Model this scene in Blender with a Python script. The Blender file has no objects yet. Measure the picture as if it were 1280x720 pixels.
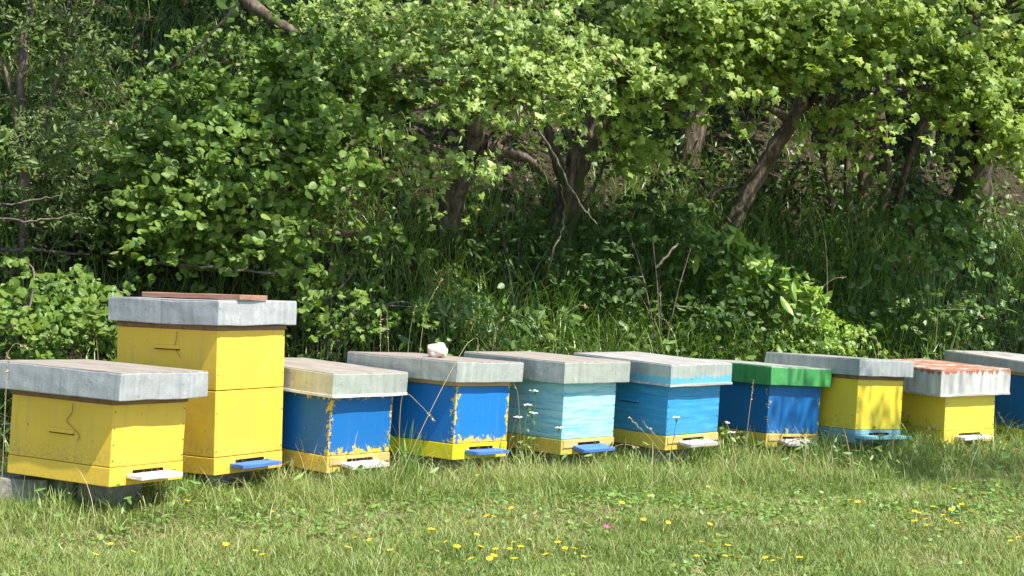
import bpy, bmesh, math
import numpy as np
from mathutils import Vector, Matrix, noise as mnoise

rng = np.random.default_rng(11)
R = math.radians
scene = bpy.context.scene
COL = scene.collection
PI = math.pi

# ------------------------------------------------------------------ camera
F, PITCH, ROLL, EYE = 2000.0, 0.0112, 0.05876, 1.15
cam_d = bpy.data.cameras.new('camera')
cam = bpy.data.objects.new('camera', cam_d)
COL.objects.link(cam)
cam.matrix_world = Matrix.Translation((0, 0, EYE)) @ Matrix.Rotation(PI/2-PITCH, 4, 'X') @ Matrix.Rotation(ROLL, 4, 'Z')
cam_d.lens = F/1280*36
cam_d.sensor_width = 36
cam_d.clip_start = 0.05
cam_d.clip_end = 1000
scene.camera = cam

def at(px, py, Y):
    a, b = px-640, py-360
    c, s = math.cos(ROLL), math.sin(ROLL)
    u, v = c*a+s*b, -s*a+c*b
    x, zz = u/F, -v/F
    c, s = math.cos(PITCH), math.sin(PITCH)
    d = np.array([x, c+s*zz, -s+c*zz])
    return d*(Y/d[1]) + np.array([0, 0, EYE])

# ------------------------------------------------------------------ terrain shape
RD = np.array([0.87, 0.49]); RN = np.array([-0.49, 0.87]); P0 = np.array([-1.5, 6.8])
def sinnoise(x, y, sc, seed=0):
    r = np.random.default_rng(seed)
    o = 0
    for k in range(5):
        a = r.uniform(0, 2*PI); f = sc*(1.0+0.7*k); p = r.uniform(0, 6.28)
        o = o + np.sin((x*math.cos(a)+y*math.sin(a))*f+p)/(1+0.5*k)
    return o/2.6
def wrow(x, y): return (x-P0[0])*RN[0]+(y-P0[1])*RN[1]
def hgt(x, y):
    x = np.asarray(x, float); y = np.asarray(y, float)
    w = wrow(x, y)
    base = 0.028*(np.clip(x, -12, 14)+1.2)+.035*np.clip(y-6.0, 0, 1)
    b = np.clip(w-1.0, 0, None)
    bank = 0.80*(np.sqrt(b*b+0.12)-0.346)
    bank = 9*np.tanh(bank/9)
    bump = 0.02*sinnoise(x, y, 1.7, 3)+np.clip(b, 0, 1)*0.13*sinnoise(x, y, 1.1, 5)
    return base+bank+bump
def ground_at(px, py):
    lo = at(px, py, 1.0); d = lo-np.array([0, 0, EYE])
    t = 2.0
    while t < 60:
        p = np.array([0, 0, EYE])+d*t
        if p[2] < hgt(p[0], p[1]): break
        t += 0.01
    return p

# ------------------------------------------------------------------ helpers: tagging, meshes
def tag(o, label=None, cat=None, group=None, kind=None):
    if label: o['label'] = label
    if cat: o['category'] = cat
    if group: o['group'] = group
    if kind: o['kind'] = kind
    return o
def empty(name, loc, rot=(0, 0, 0)):
    o = bpy.data.objects.new(name, None); COL.objects.link(o)
    o.location = loc; o.rotation_euler = rot; o.empty_display_size = .1
    return o
def link(name, me, mat, parent=None):
    o = bpy.data.objects.new(name, me); COL.objects.link(o)
    if mat: me.materials.append(mat)
    if parent: o.parent = parent
    return o
def np_mesh(name, V, faces, mat, parent=None, rnd=None, smooth=False):
    """V (N,3); faces: list of (M,k) int arrays"""
    me = bpy.data.meshes.new(name)
    V = np.asarray(V, np.float32)
    me.vertices.add(len(V)); me.vertices.foreach_set('co', V.ravel())
    loops = np.concatenate([f.ravel() for f in faces]).astype(np.int32)
    tot = np.concatenate([np.full(len(f), f.shape[1]) for f in faces]).astype(np.int32)
    st = np.concatenate([[0], np.cumsum(tot)[:-1]]).astype(np.int32)
    me.loops.add(len(loops)); me.loops.foreach_set('vertex_index', loops)
    me.polygons.add(len(tot)); me.polygons.foreach_set('loop_start', st)
    me.update(calc_edges=True); me.validate()
    if rnd is not None:
        a = me.attributes.new('rnd', 'FLOAT', 'POINT'); a.data.foreach_set('value', np.asarray(rnd, np.float32))
    if smooth: me.polygons.foreach_set('use_smooth', np.ones(len(me.polygons), bool))
    return link(name, me, mat, parent)
def bm_obj(name, bm, mat, parent=None, smooth=False):
    me = bpy.data.meshes.new(name)
    bmesh.ops.recalc_face_normals(bm, faces=bm.faces)
    bm.to_mesh(me); bm.free()
    if smooth:
        for p in me.polygons: p.use_smooth = True
    return link(name, me, mat, parent)
def bbox(bm, x0, x1, y0, y1, z0, z1, bev=0.004, cuts=0, jit=0, seed=0, keep=None):
    r = bmesh.ops.create_cube(bm, size=1)
    vs = r['verts']
    for v in vs:
        v.co.x = x0 if v.co.x < 0 else x1
        v.co.y = y0 if v.co.y < 0 else y1
        v.co.z = z0 if v.co.z < 0 else z1
    es = list({e for v in vs for e in v.link_edges})
    if bev:
        r = bmesh.ops.bevel(bm, geom=es, offset=bev, segments=2, affect='EDGES', profile=.6)
        vs = list({v for f in r['faces'] for v in f.verts})
    if cuts:
        es = [e for e in {e for v in vs for e in v.link_edges} if e.calc_length() > 0.05]
        r = bmesh.ops.subdivide_edges(bm, edges=es, cuts=cuts, use_grid_fill=True)
        vs = list({v for f in bm.faces for v in f.verts})
    if jit:
        for v in vs:
            n = mnoise.noise_vector(v.co*7+Vector((seed*3.1, 0, 0)))
            n2 = mnoise.noise_vector(v.co*22+Vector((seed*1.7, 5, 0)))
            v.co += (n+n2*0.35)*jit
    return vs
def box_obj(name, mat, parent, dims, bev=0.004, cuts=0, jit=0, seed=0):
    bm = bmesh.new(); bbox(bm, *dims, bev=bev, cuts=cuts, jit=jit, seed=seed)
    return bm_obj(name, bm, mat, parent)

class TB:
    """collects tapered tubes into one mesh"""
    def __init__(s): s.V = []; s.Fq = []; s.n = 0
    def tube(s, P, r, k=6, rough=0.0):
        P = np.asarray(P, float); m = len(P); r = np.broadcast_to(np.asarray(r, float), (m,))
        T = np.gradient(P, axis=0); T /= np.linalg.norm(T, axis=1)[:, None]+1e-9
        up = np.array([0.31, 0.17, 0.93]);
        if abs(T[0]@up) > .93: up = np.array([1., 0, 0])
        A = np.cross(T, up); A /= np.linalg.norm(A, axis=1)[:, None]+1e-9
        B = np.cross(T, A)
        th = np.arange(k)*2*PI/k
        rr = r[:, None]*(1+rough*rng.normal(size=(m, k)))
        ring = P[:, None]+rr[..., None]*(np.cos(th)[None, :, None]*A[:, None]+np.sin(th)[None, :, None]*B[:, None])
        s.V.append(ring.reshape(-1, 3))
        i = np.arange(m-1)[:, None]*k; j = np.arange(k)[None]
        q = np.stack([i+j, i+(j+1) % k, i+k+(j+1) % k, i+k+j], -1).reshape(-1, 4)+s.n
        s.Fq.append(q); s.n += m*k
    def build(s, name, mat, parent=None):
        return np_mesh(name, np.concatenate(s.V), [np.concatenate(s.Fq)], mat, parent, smooth=True)
def curve(pts, n=10):
    """Catmull-Rom through pts"""
    P = [np.asarray(p, float) for p in pts]
    P = [2*P[0]-P[1]]+P+[2*P[-1]-P[-2]]
    out = []
    for i in range(1, len(P)-2):
        for t in np.linspace(0, 1, n, endpoint=False):
            a, b, c, d = P[i-1:i+3]
            out.append(.5*(2*b+(c-a)*t+(2*a-5*b+4*c-d)*t*t+(3*b-a-3*c+d)*t**3))
    out.append(P[-2]); return np.array(out)

# ------------------------------------------------------------------ materials
MATS = {}
class NT:
    def __init__(s, name):
        s.m = bpy.data.materials.new(name); s.m.use_nodes = True; s.t = s.m.node_tree; s.t.nodes.clear()
        s.out = s.n('ShaderNodeOutputMaterial')
    def n(s, ty, **kw):
        x = s.t.nodes.new(ty)
        for k, v in kw.items(): setattr(x, k, v)
        return x
    def l(s, a, b): s.t.links.new(a, b)
    def put(s, inp, v):
        if hasattr(v, 'is_output') or isinstance(v, bpy.types.NodeSocket): s.l(v, inp)
        else: inp.default_value = v
    def math(s, op, a, b=0.0, c=0.0, clamp=False):
        x = s.n('ShaderNodeMath', operation=op, use_clamp=clamp)
        for i, v in enumerate((a, b, c)): s.put(x.inputs[i], v)
        return x.outputs[0]
    def noise(s, vec, scale, detail=3, rough=.55, dist=0.0):
        x = s.n('ShaderNodeTexNoise'); s.l(vec, x.inputs['Vector'])
        x.inputs['Scale'].default_value = scale; x.inputs['Detail'].default_value = detail
        x.inputs['Roughness'].default_value = rough; x.inputs['Distortion'].default_value = dist
        return x.outputs['Fac']
    def mapv(s, vec, sc=(1, 1, 1), loc=(0, 0, 0)):
        x = s.n('ShaderNodeMapping'); s.l(vec, x.inputs[0]); x.inputs['Scale'].default_value = sc; x.inputs['Location'].default_value = loc
        return x.outputs[0]
    def ramp(s, fac, stops, mode='LINEAR'):
        x = s.n('ShaderNodeValToRGB'); s.put(x.inputs[0], fac); cr = x.color_ramp; cr.interpolation = mode
        while len(cr.elements) < len(stops): cr.elements.new(.5)
        for e, (p, c) in zip(cr.elements, stops):
            e.position = p; e.color = (*c, 1) if len(c) == 3 else c
        return x.outputs[0]
    def mix(s, f, a, b, blend='MIX'):
        x = s.n('ShaderNodeMix', data_type='RGBA', blend_type=blend)
        s.put(x.inputs[0], f); s.put(x.inputs[6], (*a, 1) if isinstance(a, tuple) else a); s.put(x.inputs[7], (*b, 1) if isinstance(b, tuple) else b)
        return x.outputs[2]
    def step(s, v, lo, hi):
        x = s.n('ShaderNodeMapRange', interpolation_type='SMOOTHSTEP'); s.put(x.inputs[0], v)
        x.inputs[1].default_value = lo; x.inputs[2].default_value = hi
        return x.outputs[0]
    def bump(s, h, strength, dist):
        x = s.n('ShaderNodeBump'); s.l(h, x.inputs['Height']); x.inputs['Strength'].default_value = strength; x.inputs['Distance'].default_value = dist
        return x.outputs[0]
    def pbr(s, col, rough=.6, metal=0, normal=None, spec=.4):
        p = s.n('ShaderNodeBsdfPrincipled'); s.put(p.inputs['Base Color'], (*col, 1) if isinstance(col, tuple) else col)
        s.put(p.inputs['Roughness'], rough); s.put(p.inputs['Metallic'], metal); p.inputs['Specular IOR Level'].default_value = spec
        if normal: s.l(normal, p.inputs['Normal'])
        s.l(p.outputs[0], s.out.inputs[0]); return s.m
    def obj(s): return s.n('ShaderNodeTexCoord').outputs['Object']
    def geo(s): return s.n('ShaderNodeNewGeometry').outputs['Position']
    def sep(s, v):
        x = s.n('ShaderNodeSeparateXYZ'); s.l(v, x.inputs[0]); return x.outputs

def leaf_mat(name, stops, trans=.38, gloss=.05, tcol=(1.0, 1.0, .45), nsc=2.5, rough=.45):
    t = NT(name)
    a = t.n('ShaderNodeAttribute', attribute_name='rnd').outputs['Fac']
    nz = t.noise(t.geo(), nsc, 2)
    f = t.math('ADD', t.math('MULTIPLY', a, .75), t.math('MULTIPLY', t.math('SUBTRACT', nz, .5), .9), clamp=True)
    c = t.ramp(f, stops)
    d = t.n('ShaderNodeBsdfDiffuse'); t.l(c, d.inputs[0])
    tr = t.n('ShaderNodeBsdfTranslucent'); t.l(t.mix(1.0, c, tcol, 'MULTIPLY'), tr.inputs[0])
    m1 = t.n('ShaderNodeMixShader'); m1.inputs[0].default_value = trans; t.l(d.outputs[0], m1.inputs[1]); t.l(tr.outputs[0], m1.inputs[2])
    g = t.n('ShaderNodeBsdfGlossy'); g.inputs['Roughness'].default_value = rough; g.inputs[0].default_value = (.9, 1, .9, 1)
    m2 = t.n('ShaderNodeMixShader'); m2.inputs[0].default_value = gloss; t.l(m1.outputs[0], m2.inputs[1]); t.l(g.outputs[0], m2.inputs[2])
    t.l(m2.outputs[0], t.out.inputs[0]); return t.m

M = {}
M['hazel'] = leaf_mat('hazel_leaf', [(0, (.10, .18, .028)), (.5, (.20, .31, .05)), (.85, (.31, .41, .09)), (1, (.50, .50, .16))], gloss=.02, trans=.45)
M['maple'] = leaf_mat('maple_leaf', [(0, (.16, .25, .04)), (.45, (.33, .44, .085)), (.8, (.47, .56, .15)), (1, (.66, .60, .20))], gloss=.02, trans=.45)
M['thorn'] = leaf_mat('hawthorn_leaf', [(0, (.16, .25, .05)), (.45, (.32, .43, .10)), (.8, (.47, .56, .18)), (1, (.64, .60, .24))], gloss=.025, trans=.42)
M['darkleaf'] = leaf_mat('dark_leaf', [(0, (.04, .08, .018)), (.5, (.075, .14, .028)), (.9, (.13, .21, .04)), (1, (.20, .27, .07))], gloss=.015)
M['greyleaf'] = leaf_mat('grey_green_leaf', [(0, (.07, .11, .025)), (.5, (.14, .20, .045)), (.9, (.24, .29, .09)), (1, (.36, .33, .16))], gloss=.02)
M['lime'] = leaf_mat('lime_leaf', [(0, (.19, .32, .035)), (.5, (.31, .46, .055)), (1, (.46, .56, .10))], gloss=.05)
M['herb'] = leaf_mat('herb_leaf', [(0, (.08, .15, .025)), (.6, (.15, .26, .04)), (1, (.25, .36, .08))], gloss=.04, trans=.42)
M['rank'] = leaf_mat('rank_grass', [(0, (.10, .19, .03)), (.55, (.20, .34, .05)), (.88, (.31, .44, .10)), (.95, (.35, .33, .14)), (1, (.45, .38, .2))], gloss=.05, trans=.35)
M['lawn'] = leaf_mat('lawn_grass', [(0, (.12, .18, .038)), (.34, (.225, .31, .065)), (.58, (.34, .40, .115)), (.75, (.48, .45, .21)), (1, (.72, .61, .38))], gloss=.03, trans=.3, nsc=1.6)
M['clover'] = leaf_mat('clover_leaf', [(0, (.13, .24, .045)), (.6, (.24, .38, .08)), (1, (.36, .50, .13))], gloss=.04)
M['straw'] = leaf_mat('straw', [(0, (.42, .33, .16)), (1, (.60, .50, .28))], gloss=.04, trans=.2, tcol=(1, .9, .6))
M['stem'] = NT('green_stem').pbr((.12, .20, .05), .6, spec=.2)

def mk_bark(name, c0, c1, c2, moss=0.0):
    t = NT(name); g = t.geo()
    v = t.mapv(g, (1, 1, .3)); n1 = t.noise(v, 28, 5, .65); n2 = t.noise(g, 5, 3)
    col = t.ramp(n1, [(.3, c0), (.52, c1), (.75, c2)])
    col = t.mix(t.step(n2, .62-moss*.4, .74-moss*.4), col, (.07, .10, .025))
    return t.pbr(col, .9, normal=t.bump(n1, 1.0, .02), spec=.2)
M['bark'] = mk_bark('grey_brown_bark', (.05, .037, .027), (.15, .115, .085), (.33, .28, .22))
M['bark2'] = mk_bark('mossy_bark', (.045, .033, .024), (.13, .10, .07), (.30, .25, .19), .35)
M['twig'] = mk_bark('twig_bark', (.08, .06, .045), (.17, .135, .105), (.30, .26, .21))

# ground: soil with leaf litter, greener on the lawn
t = NT('soil_and_thatch'); g = t.geo()
n1 = t.noise(g, 35, 6, .7); n2 = t.noise(g, 2.2, 4)
lit = t.ramp(n1, [(.3, (.022, .017, .011)), (.5, (.060, .046, .030)), (.68, (.13, .10, .07))])
tha = t.ramp(n1, [(.3, (.10, .11, .045)), (.5, (.20, .20, .085)), (.7, (.26, .27, .13))])
s_ = t.sep(g)
w_ = t.math('ADD', t.math('MULTIPLY', s_[0], -.49), t.math('MULTIPLY', s_[1], .87))
f_ = t.step(t.math('ADD', w_, t.math('MULTIPLY', n2, .8)), 7.6, 8.4)
M['ground'] = t.pbr(t.mix(f_, tha, lit), .95, normal=t.bump(n1, 1, .03), spec=.1)

def paint(name, base, under=(.72, .50, .05), chip=0.0, streak=None, planks=0, hw=.24, zb=0.0, zt=.4, seed=0., chip_top=0, dirt=.25, rough=.5, front_only=False, nick=.735):
    """painted wood: plank seams, faded streaks, chips that show the coat beneath near edges"""
    t = NT(name); o = t.obj(); s = t.sep(o); x, y, z = s[0], s[1], s[2]
    gv = t.mapv(o, (3, 3, 40), (seed, 0, 0)); grain = t.noise(gv, 2.2, 4, .6, .4)
    big = t.noise(t.mapv(o, (1, 1, 1), (seed, 3, 1)), 5, 3)
    c = t.mix(t.math('MULTIPLY', t.step(big, .35, .7), dirt), base, tuple(v*.82 for v in base))
    if streak:
        sv = t.mapv(o, (2, 2, 22), (seed*2, 0, 0)); sn = t.noise(sv, 2.0, 5, .7, .6)
        c = t.mix(t.step(sn, .44, .66), c, streak)
    # small knocks and dirt specks
    sp = t.noise(t.mapv(o, (1, 1, .7), (seed, 7, 0)), 42, 2, .5)
    c = t.mix(t.step(sp, nick, nick+.03), c, (.22, .17, .10))
    c = t.mix(t.math('MULTIPLY', t.step(t.noise(t.mapv(o, (9, 9, 1.1), (seed, 2, 0)), 3, 4), .5, .8), dirt*.8), c, (.35, .30, .16))
    gr = t.step(grain, .38, .62)
    c = t.mix(t.math('MULTIPLY', gr, .10), c, tuple(v*.8 for v in base))
    spl = t.math('MULTIPLY', t.math('SUBTRACT', 1.0, t.math('DIVIDE', t.math('SUBTRACT', z, zb), .10), clamp=True), t.step(t.noise(t.mapv(o, (1, 1, 1), (seed, 9, 4)), 60, 4, .7), .42, .62))
    c = t.mix(t.math('MULTIPLY', spl, dirt), c, (.26, .20, .10))
    h = t.math('MULTIPLY', grain, .5 if (planks or streak) else .15)
    if planks:
        ph = t.math('FRACT', t.math('MULTIPLY', t.math('ADD', z, .013*seed), 1/planks))
        ln = t.math('LESS_THAN', ph, .018)
        ln = t.math('MULTIPLY', ln, t.step(t.noise(t.mapv(o, (1, 1, 5), (seed, 0, 2)), 4, 2), .40, .5))
        c = t.mix(t.math('MULTIPLY', ln, .8), c, tuple(v*.3 for v in base))
        h = t.math('SUBTRACT', h, ln)
    if chip:
        dx = t.math('SUBTRACT', hw, t.math('ABSOLUTE', x))
        ex = t.math('SUBTRACT', 1.0, t.math('DIVIDE', dx, .045), clamp=True)
        # the side wall counts as edge only near its front corner
        eyf = t.math('SUBTRACT', 1.0, t.math('DIVIDE', y, .05), clamp=True)
        ex = t.math('MULTIPLY', ex, eyf)
        eb = t.math('SUBTRACT', 1.0, t.math('DIVIDE', t.math('SUBTRACT', z, zb), .075), clamp=True)
        eb = t.math('MULTIPLY', eb, t.math('ADD', .35, t.math('MULTIPLY', eyf, .65)))
        et = t.math('MULTIPLY', t.math('SUBTRACT', 1.0, t.math('DIVIDE', t.math('SUBTRACT', zt, z), .05), clamp=True), chip_top)
        e = t.math('MAXIMUM', t.math('MAXIMUM', ex, eb), et)
        cn = t.noise(t.mapv(o, (1.1, 1.1, 1.0), (seed*5, 0, 1)), 25, 7, .72, .9)
        cn = t.math('ADD', t.math('MULTIPLY', t.math('SUBTRACT', cn, .5), 1.35), .5)
        m = t.math('ADD', cn, t.math('MULTIPLY', e, chip))
        k = t.step(m, .75, .765)
        c = t.mix(k, c, under)
        h = t.math('SUBTRACT', h, t.math('MULTIPLY', k, 1.2))
    return t.pbr(c, rough, normal=t.bump(h, .5, .002), spec=.35)
def metal_mat(name, c0, c1, c2, seed=0, rough=.5, metal=.35, dull=(.30, .27, .22), band=None):
    t = NT(name); o = t.mapv(t.obj(), (1, 1, 1), (seed, 0, 0))
    n1 = t.noise(o, 9, 5, .6, .5); n2 = t.noise(t.mapv(o, (14, 14, 1.2)), 2, 4, .6); n3 = t.noise(o, 60, 3)
    c = t.ramp(t.math('ADD', t.math('MULTIPLY', n1, .35), t.math('MULTIPLY', n2, .65)), [(.28, c0), (.5, c1), (.74, c2)])
    c = t.mix(t.math('MULTIPLY', t.step(n1, .58, .8), .35), c, dull)
    if band:
        z = t.sep(t.obj())[2]
        zz = t.math('ADD', z, t.math('MULTIPLY', t.math('SUBTRACT', n2, .5), .09))
        c = t.mix(t.step(zz, band[1]+.006, band[1]-.006), c, band[0])
    c = t.mix(t.math('MULTIPLY', t.step(n3, .66, .7), .5), c, (.12, .10, .08))
    ss = t.sep(t.obj()); hs = t.math('MULTIPLY', n1, 1.0)
    for ax, pos in ((1, .19+.06*(seed % 4)),):
        ln = t.math('LESS_THAN', t.math('ABSOLUTE', t.math('SUBTRACT', ss[ax], pos)), .0022)
        if ax == 0: ln = t.math('MULTIPLY', ln, t.math('LESS_THAN', ss[1], .0))
        c = t.mix(t.math('MULTIPLY', ln, .4), c, (.10, .09, .08))
    wr = t.noise(t.mapv(o, (1, 1, .6), (3, 3, 3)), 16, 4, .6, 1.2)
    c = t.mix(t.math('MULTIPLY', t.step(wr, .57, .64), .16), c, tuple(min(1, v*1.5) for v in c2))
    return t.pbr(c, rough, metal, normal=t.bump(t.math('ADD', hs, t.math('MULTIPLY', wr, .5)), .4, .007))
def rust_mat(name, lo, zt=0.0, up=False):
    t = NT(name); o = t.obj(); z = t.sep(o)[2]
    n1 = t.noise(o, 8, 6, .65, .6); n2 = t.noise(t.mapv(o, (16, 16, 1.6)), 2, 4); n3 = t.noise(o, 50, 3)
    n4 = t.noise(t.mapv(o, (2, 14, 2)), 2, 4, .6)
    w = t.ramp(t.noise(t.mapv(o, (9, 9, 1.5), (4, 0, 0)), 2, 4), [(.3, (.28, .27, .25)), (.5, (.50, .50, .46)), (.7, (.66, .66, .62))])
    r = t.ramp(n3, [(.35, (.24, .085, .045)), (.6, (.42, .18, .10))])
    if up: k = t.step(t.math('ADD', t.math('MULTIPLY', n1, .4), t.math('MULTIPLY', n4, .6)), .42, .5)
    else:
        e = t.math('SUBTRACT', 1.0, t.math('DIVIDE', t.math('SUBTRACT', zt, z), .06), clamp=True)
        k = t.step(t.math('ADD', t.math('MULTIPLY', n2, .75), t.math('MULTIPLY', e, .34)), .56, .66)
    return t.pbr(t.mix(k, w, r), .75, .0, normal=t.bump(n3, .4, .003))
def wood_mat(name, c0, c1, along='y', rough=.8, sc=30):
    t = NT(name); o = t.obj(); v = t.mapv(o, (sc, 2, sc) if along == 'y' else (2, sc, sc))
    n = t.noise(v, 1.5, 5, .65, .8)
    return t.pbr(t.ramp(n, [(.3, c0), (.7, c1)]), rough, normal=t.bump(n, .5, .003), spec=.25)
def concrete(name):
    t = NT(name); o = t.geo(); n = t.noise(o, 26, 6, .7); n2 = t.noise(o, 4, 3)
    c = t.ramp(n, [(.3, (.16, .15, .125)), (.5, (.28, .26, .22)), (.72, (.40, .38, .34))])
    c = t.mix(t.math('MULTIPLY', t.step(n2, .5, .7), .4), c, (.12, .14, .06))
    return t.pbr(c, .95, normal=t.bump(n, .8, .01), spec=.15)
M['concrete'] = concrete('weathered_concrete')
M['dark'] = NT('dark_shade_paint').pbr((.012, .010, .008), .95, spec=.05)  # black-brown standing in for shade in the slots and under the grips
M['strip'] = wood_mat('brown_edge_wood', (.16, .085, .05), (.33, .20, .12), 'x')
M['strip_pale'] = wood_mat('pale_edge_wood', (.42, .26, .10), (.62, .42, .20), 'x')
M['plank'] = wood_mat('reddish_plank_wood', (.25, .12, .08), (.45, .25, .17), 'y')
M['greywood'] = wood_mat('weathered_grey_wood', (.30, .27, .24), (.62, .58, .54), 'x')
M['whitewood'] = wood_mat('whitish_board_wood', (.56, .54, .50), (.80, .78, .74), 'x')
M['bluewood'] = wood_mat('blue_board_paint', (.05, .14, .48), (.10, .24, .66), 'x')
M['tealwood'] = wood_mat('turquoise_board_paint', (.10, .30, .36), (.25, .52, .58), 'x')
M['wire'] = NT('dull_wire').pbr((.22, .18, .12), .6, .5)
M['ply'] = wood_mat('unpainted_entrance_wood', (.55, .33, .10), (.75, .52, .22), 'x')

# ------------------------------------------------------------------ hives (x, y, z base, yaw, tilt x, tilt y, body w, d, h, lid w, d, t, front overhang)
HV = {
1: [-1.5059, 6.8079, -0.9971, 1.095, -0.0035, 0.0153, 0.4728, 0.5674, 0.3628, 0.5731, 0.7062, 0.1143, 0.0724],
2: [-1.1758, 7.4578, -1.0095, 1.0174, -0.0344, -0.01, 0.4781, 0.6351, 0.6825, 0.5577, 0.693, 0.1122, 0.0374],
3: [-0.696, 7.7756, -1.0165, 0.9518, 0.0233, 0.0045, 0.4573, 0.56, 0.3687, 0.5534, 0.7109, 0.1098, 0.0432],
4: [-0.1127, 8.1162, -0.9632, 0.9544, -0.0084, 0.0211, 0.4601, 0.56, 0.3882, 0.572, 0.7202, 0.1015, 0.0366],
5: [0.4509, 8.507, -0.9483, 0.8789, 0.0016, -0.0014, 0.461, 0.56, 0.3759, 0.5813, 0.7, 0.1119, 0.0429],
6: [1.047, 8.8726, -0.9282, 0.8167, 0.0151, -0.0161, 0.4777, 0.56, 0.3573, 0.5663, 0.7101, 0.1143, 0.0426],
7: [1.7204, 9.5248, -0.9535, 0.6987, -0.008, 0.0251, 0.4743, 0.56, 0.3656, 0.5543, 0.672, 0.1069, 0.0419],
8: [2.28, 9.7384, -0.8869, 0.7447, -0.0158, 0.021, 0.4773, 0.56, 0.3731, 0.5677, 0.7137, 0.097, 0.0371],
9: [2.765, 9.5037, -0.8632, 0.5823, 0.0098, -0.0322, 0.4367, 0.56, 0.2857, 0.6078, 0.7006, 0.1498, 0.035],
10: [3.334, 9.5378, -0.8422, 0.607, 0.0378, -0.0029, 0.4747, 0.56, 0.4078, 0.567, 0.7278, 0.0683, 0.0214]}
YEL = (.90, .575, .065)
GM = dict(c0=(.34, .345, .34), c1=(.47, .475, .47), c2=(.60, .60, .585))
for _i, _k in ((9, 1.065), (10, 1.11)):
    for _j in (0, 1, 2, 6, 7, 8, 9, 10, 11, 12): HV[_i][_j] *= _k
ST = {
1: dict(lab='yellow beehive with wide grey metal lid, nearest and leftmost in the row', body=dict(base=YEL, dirt=.45), floor=dict(base=YEL, dirt=.2), lid=dict(**GM, seed=1), top=((.24, .20, .165), (.44, .385, .33)), strip='strip', board='whitewood'),
2: dict(lab='tall yellow two-box beehive with a brown plank lying on its lid', body=dict(base=YEL, dirt=.4), floor=dict(base=YEL, dirt=.4), lid=dict(**GM, seed=2), top=((.33, .32, .30), (.50, .48, .46)), strip='strip', board='bluewood'),
3: dict(lab='dark blue beehive with peeling yellow edges beside the tall yellow hive', body=dict(base=(.010, .15, .43), chip=.34, chip_top=.85, dirt=.1), floor=dict(base=(.78, .56, .09), dirt=.4, planks=.09, streak=(.62, .42, .10)), lid=dict(c0=(.36, .38, .32), c1=(.48, .51, .44), c2=(.60, .61, .55), seed=3), top=((.27, .23, .19), (.47, .42, .37)), strip=None, board='whitewood'),
4: dict(lab='blue beehive with peeling yellow patches and a pale stone on its lid', body=dict(base=(.010, .18, .52), chip=.37, dirt=.1), floor=dict(base=(.84, .70, .02), dirt=.15), lid=dict(c0=(.34, .36, .32), c1=(.46, .48, .43), c2=(.57, .59, .53), seed=4), top=((.27, .22, .19), (.45, .385, .34)), strip='strip_pale', board='bluewood'),
5: dict(lab='pale turquoise beehive with yellow base and blue landing board', body=dict(base=(.40, .68, .70), streak=(.16, .50, .60), planks=.095, dirt=.1), floor=dict(base=(.74, .52, .08), dirt=.5), lid=dict(c0=(.34, .36, .30), c1=(.45, .47, .40), c2=(.55, .57, .49), seed=5), top=((.28, .24, .20), (.46, .41, .36)), strip=None, board='bluewood'),
6: dict(lab='mid-blue beehive whose grey lid is painted light blue along its lower part', body=dict(base=(.04, .29, .56), streak=(.07, .38, .62), planks=.12, dirt=.15), floor=dict(base=(.74, .54, .08), dirt=.4), lid=dict(c0=(.32, .36, .32), c1=(.45, .48, .43), c2=(.56, .58, .53), seed=6, band=((.17, .52, .66), .045)), top=((.30, .29, .27), (.52, .50, .47)), strip=None, board='greywood'),
7: dict(lab='blue beehive under a green lid', body=dict(base=(.008, .135, .37), chip=.19, dirt=.1), floor=dict(base=(.72, .50, .09), dirt=.4), lid=dict(c0=(.035, .20, .05), c1=(.06, .30, .08), c2=(.12, .38, .13), seed=7, metal=0, dull=(.10, .26, .10)), top=((.28, .29, .26), (.48, .50, .44)), strip=None, board='greywood'),
8: dict(lab='yellow beehive with turquoise base and wide turquoise landing board', body=dict(base=(.76, .58, .04), dirt=.3), floor=dict(base=(.14, .36, .42), dirt=.6, streak=(.25, .52, .58)), lid=dict(c0=(.28, .30, .29), c1=(.38, .40, .385), c2=(.52, .54, .52), seed=8), top=((.28, .28, .26), (.44, .43, .41)), strip='strip', board='tealwood'),
9: dict(lab='low yellow beehive with whitish lid rusted red on top', body=dict(base=(.86, .64, .07), dirt=.15), floor=dict(base=(.84, .62, .07), dirt=.2), lid=None, top=None, strip=None, board='whitewood'),
10: dict(lab='blue beehive with yellow base cut off by the right picture edge', body=dict(base=(.008, .12, .32), chip=.1, dirt=.1), floor=dict(base=(.78, .62, .03), dirt=.2), lid=dict(c0=(.34, .36, .34), c1=(.44, .45, .43), c2=(.56, .56, .53), seed=10), top=((.36, .33, .30), (.52, .49, .45)), strip='strip_pale', board='bluewood')}
ROW = 'beehives standing in a row on the meadow'
NICK = {1: 'leftmost yellow beehive', 2: 'tall yellow beehive', 3: 'blue beehive next to the tall yellow one', 4: 'blue beehive that carries a stone', 5: 'pale turquoise beehive', 6: 'mid-blue beehive with two-tone lid', 7: 'beehive with the green lid', 8: 'yellow beehive with turquoise base', 9: 'beehive with the rusty lid', 10: 'blue beehive at the right edge'}
hives = {}
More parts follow.
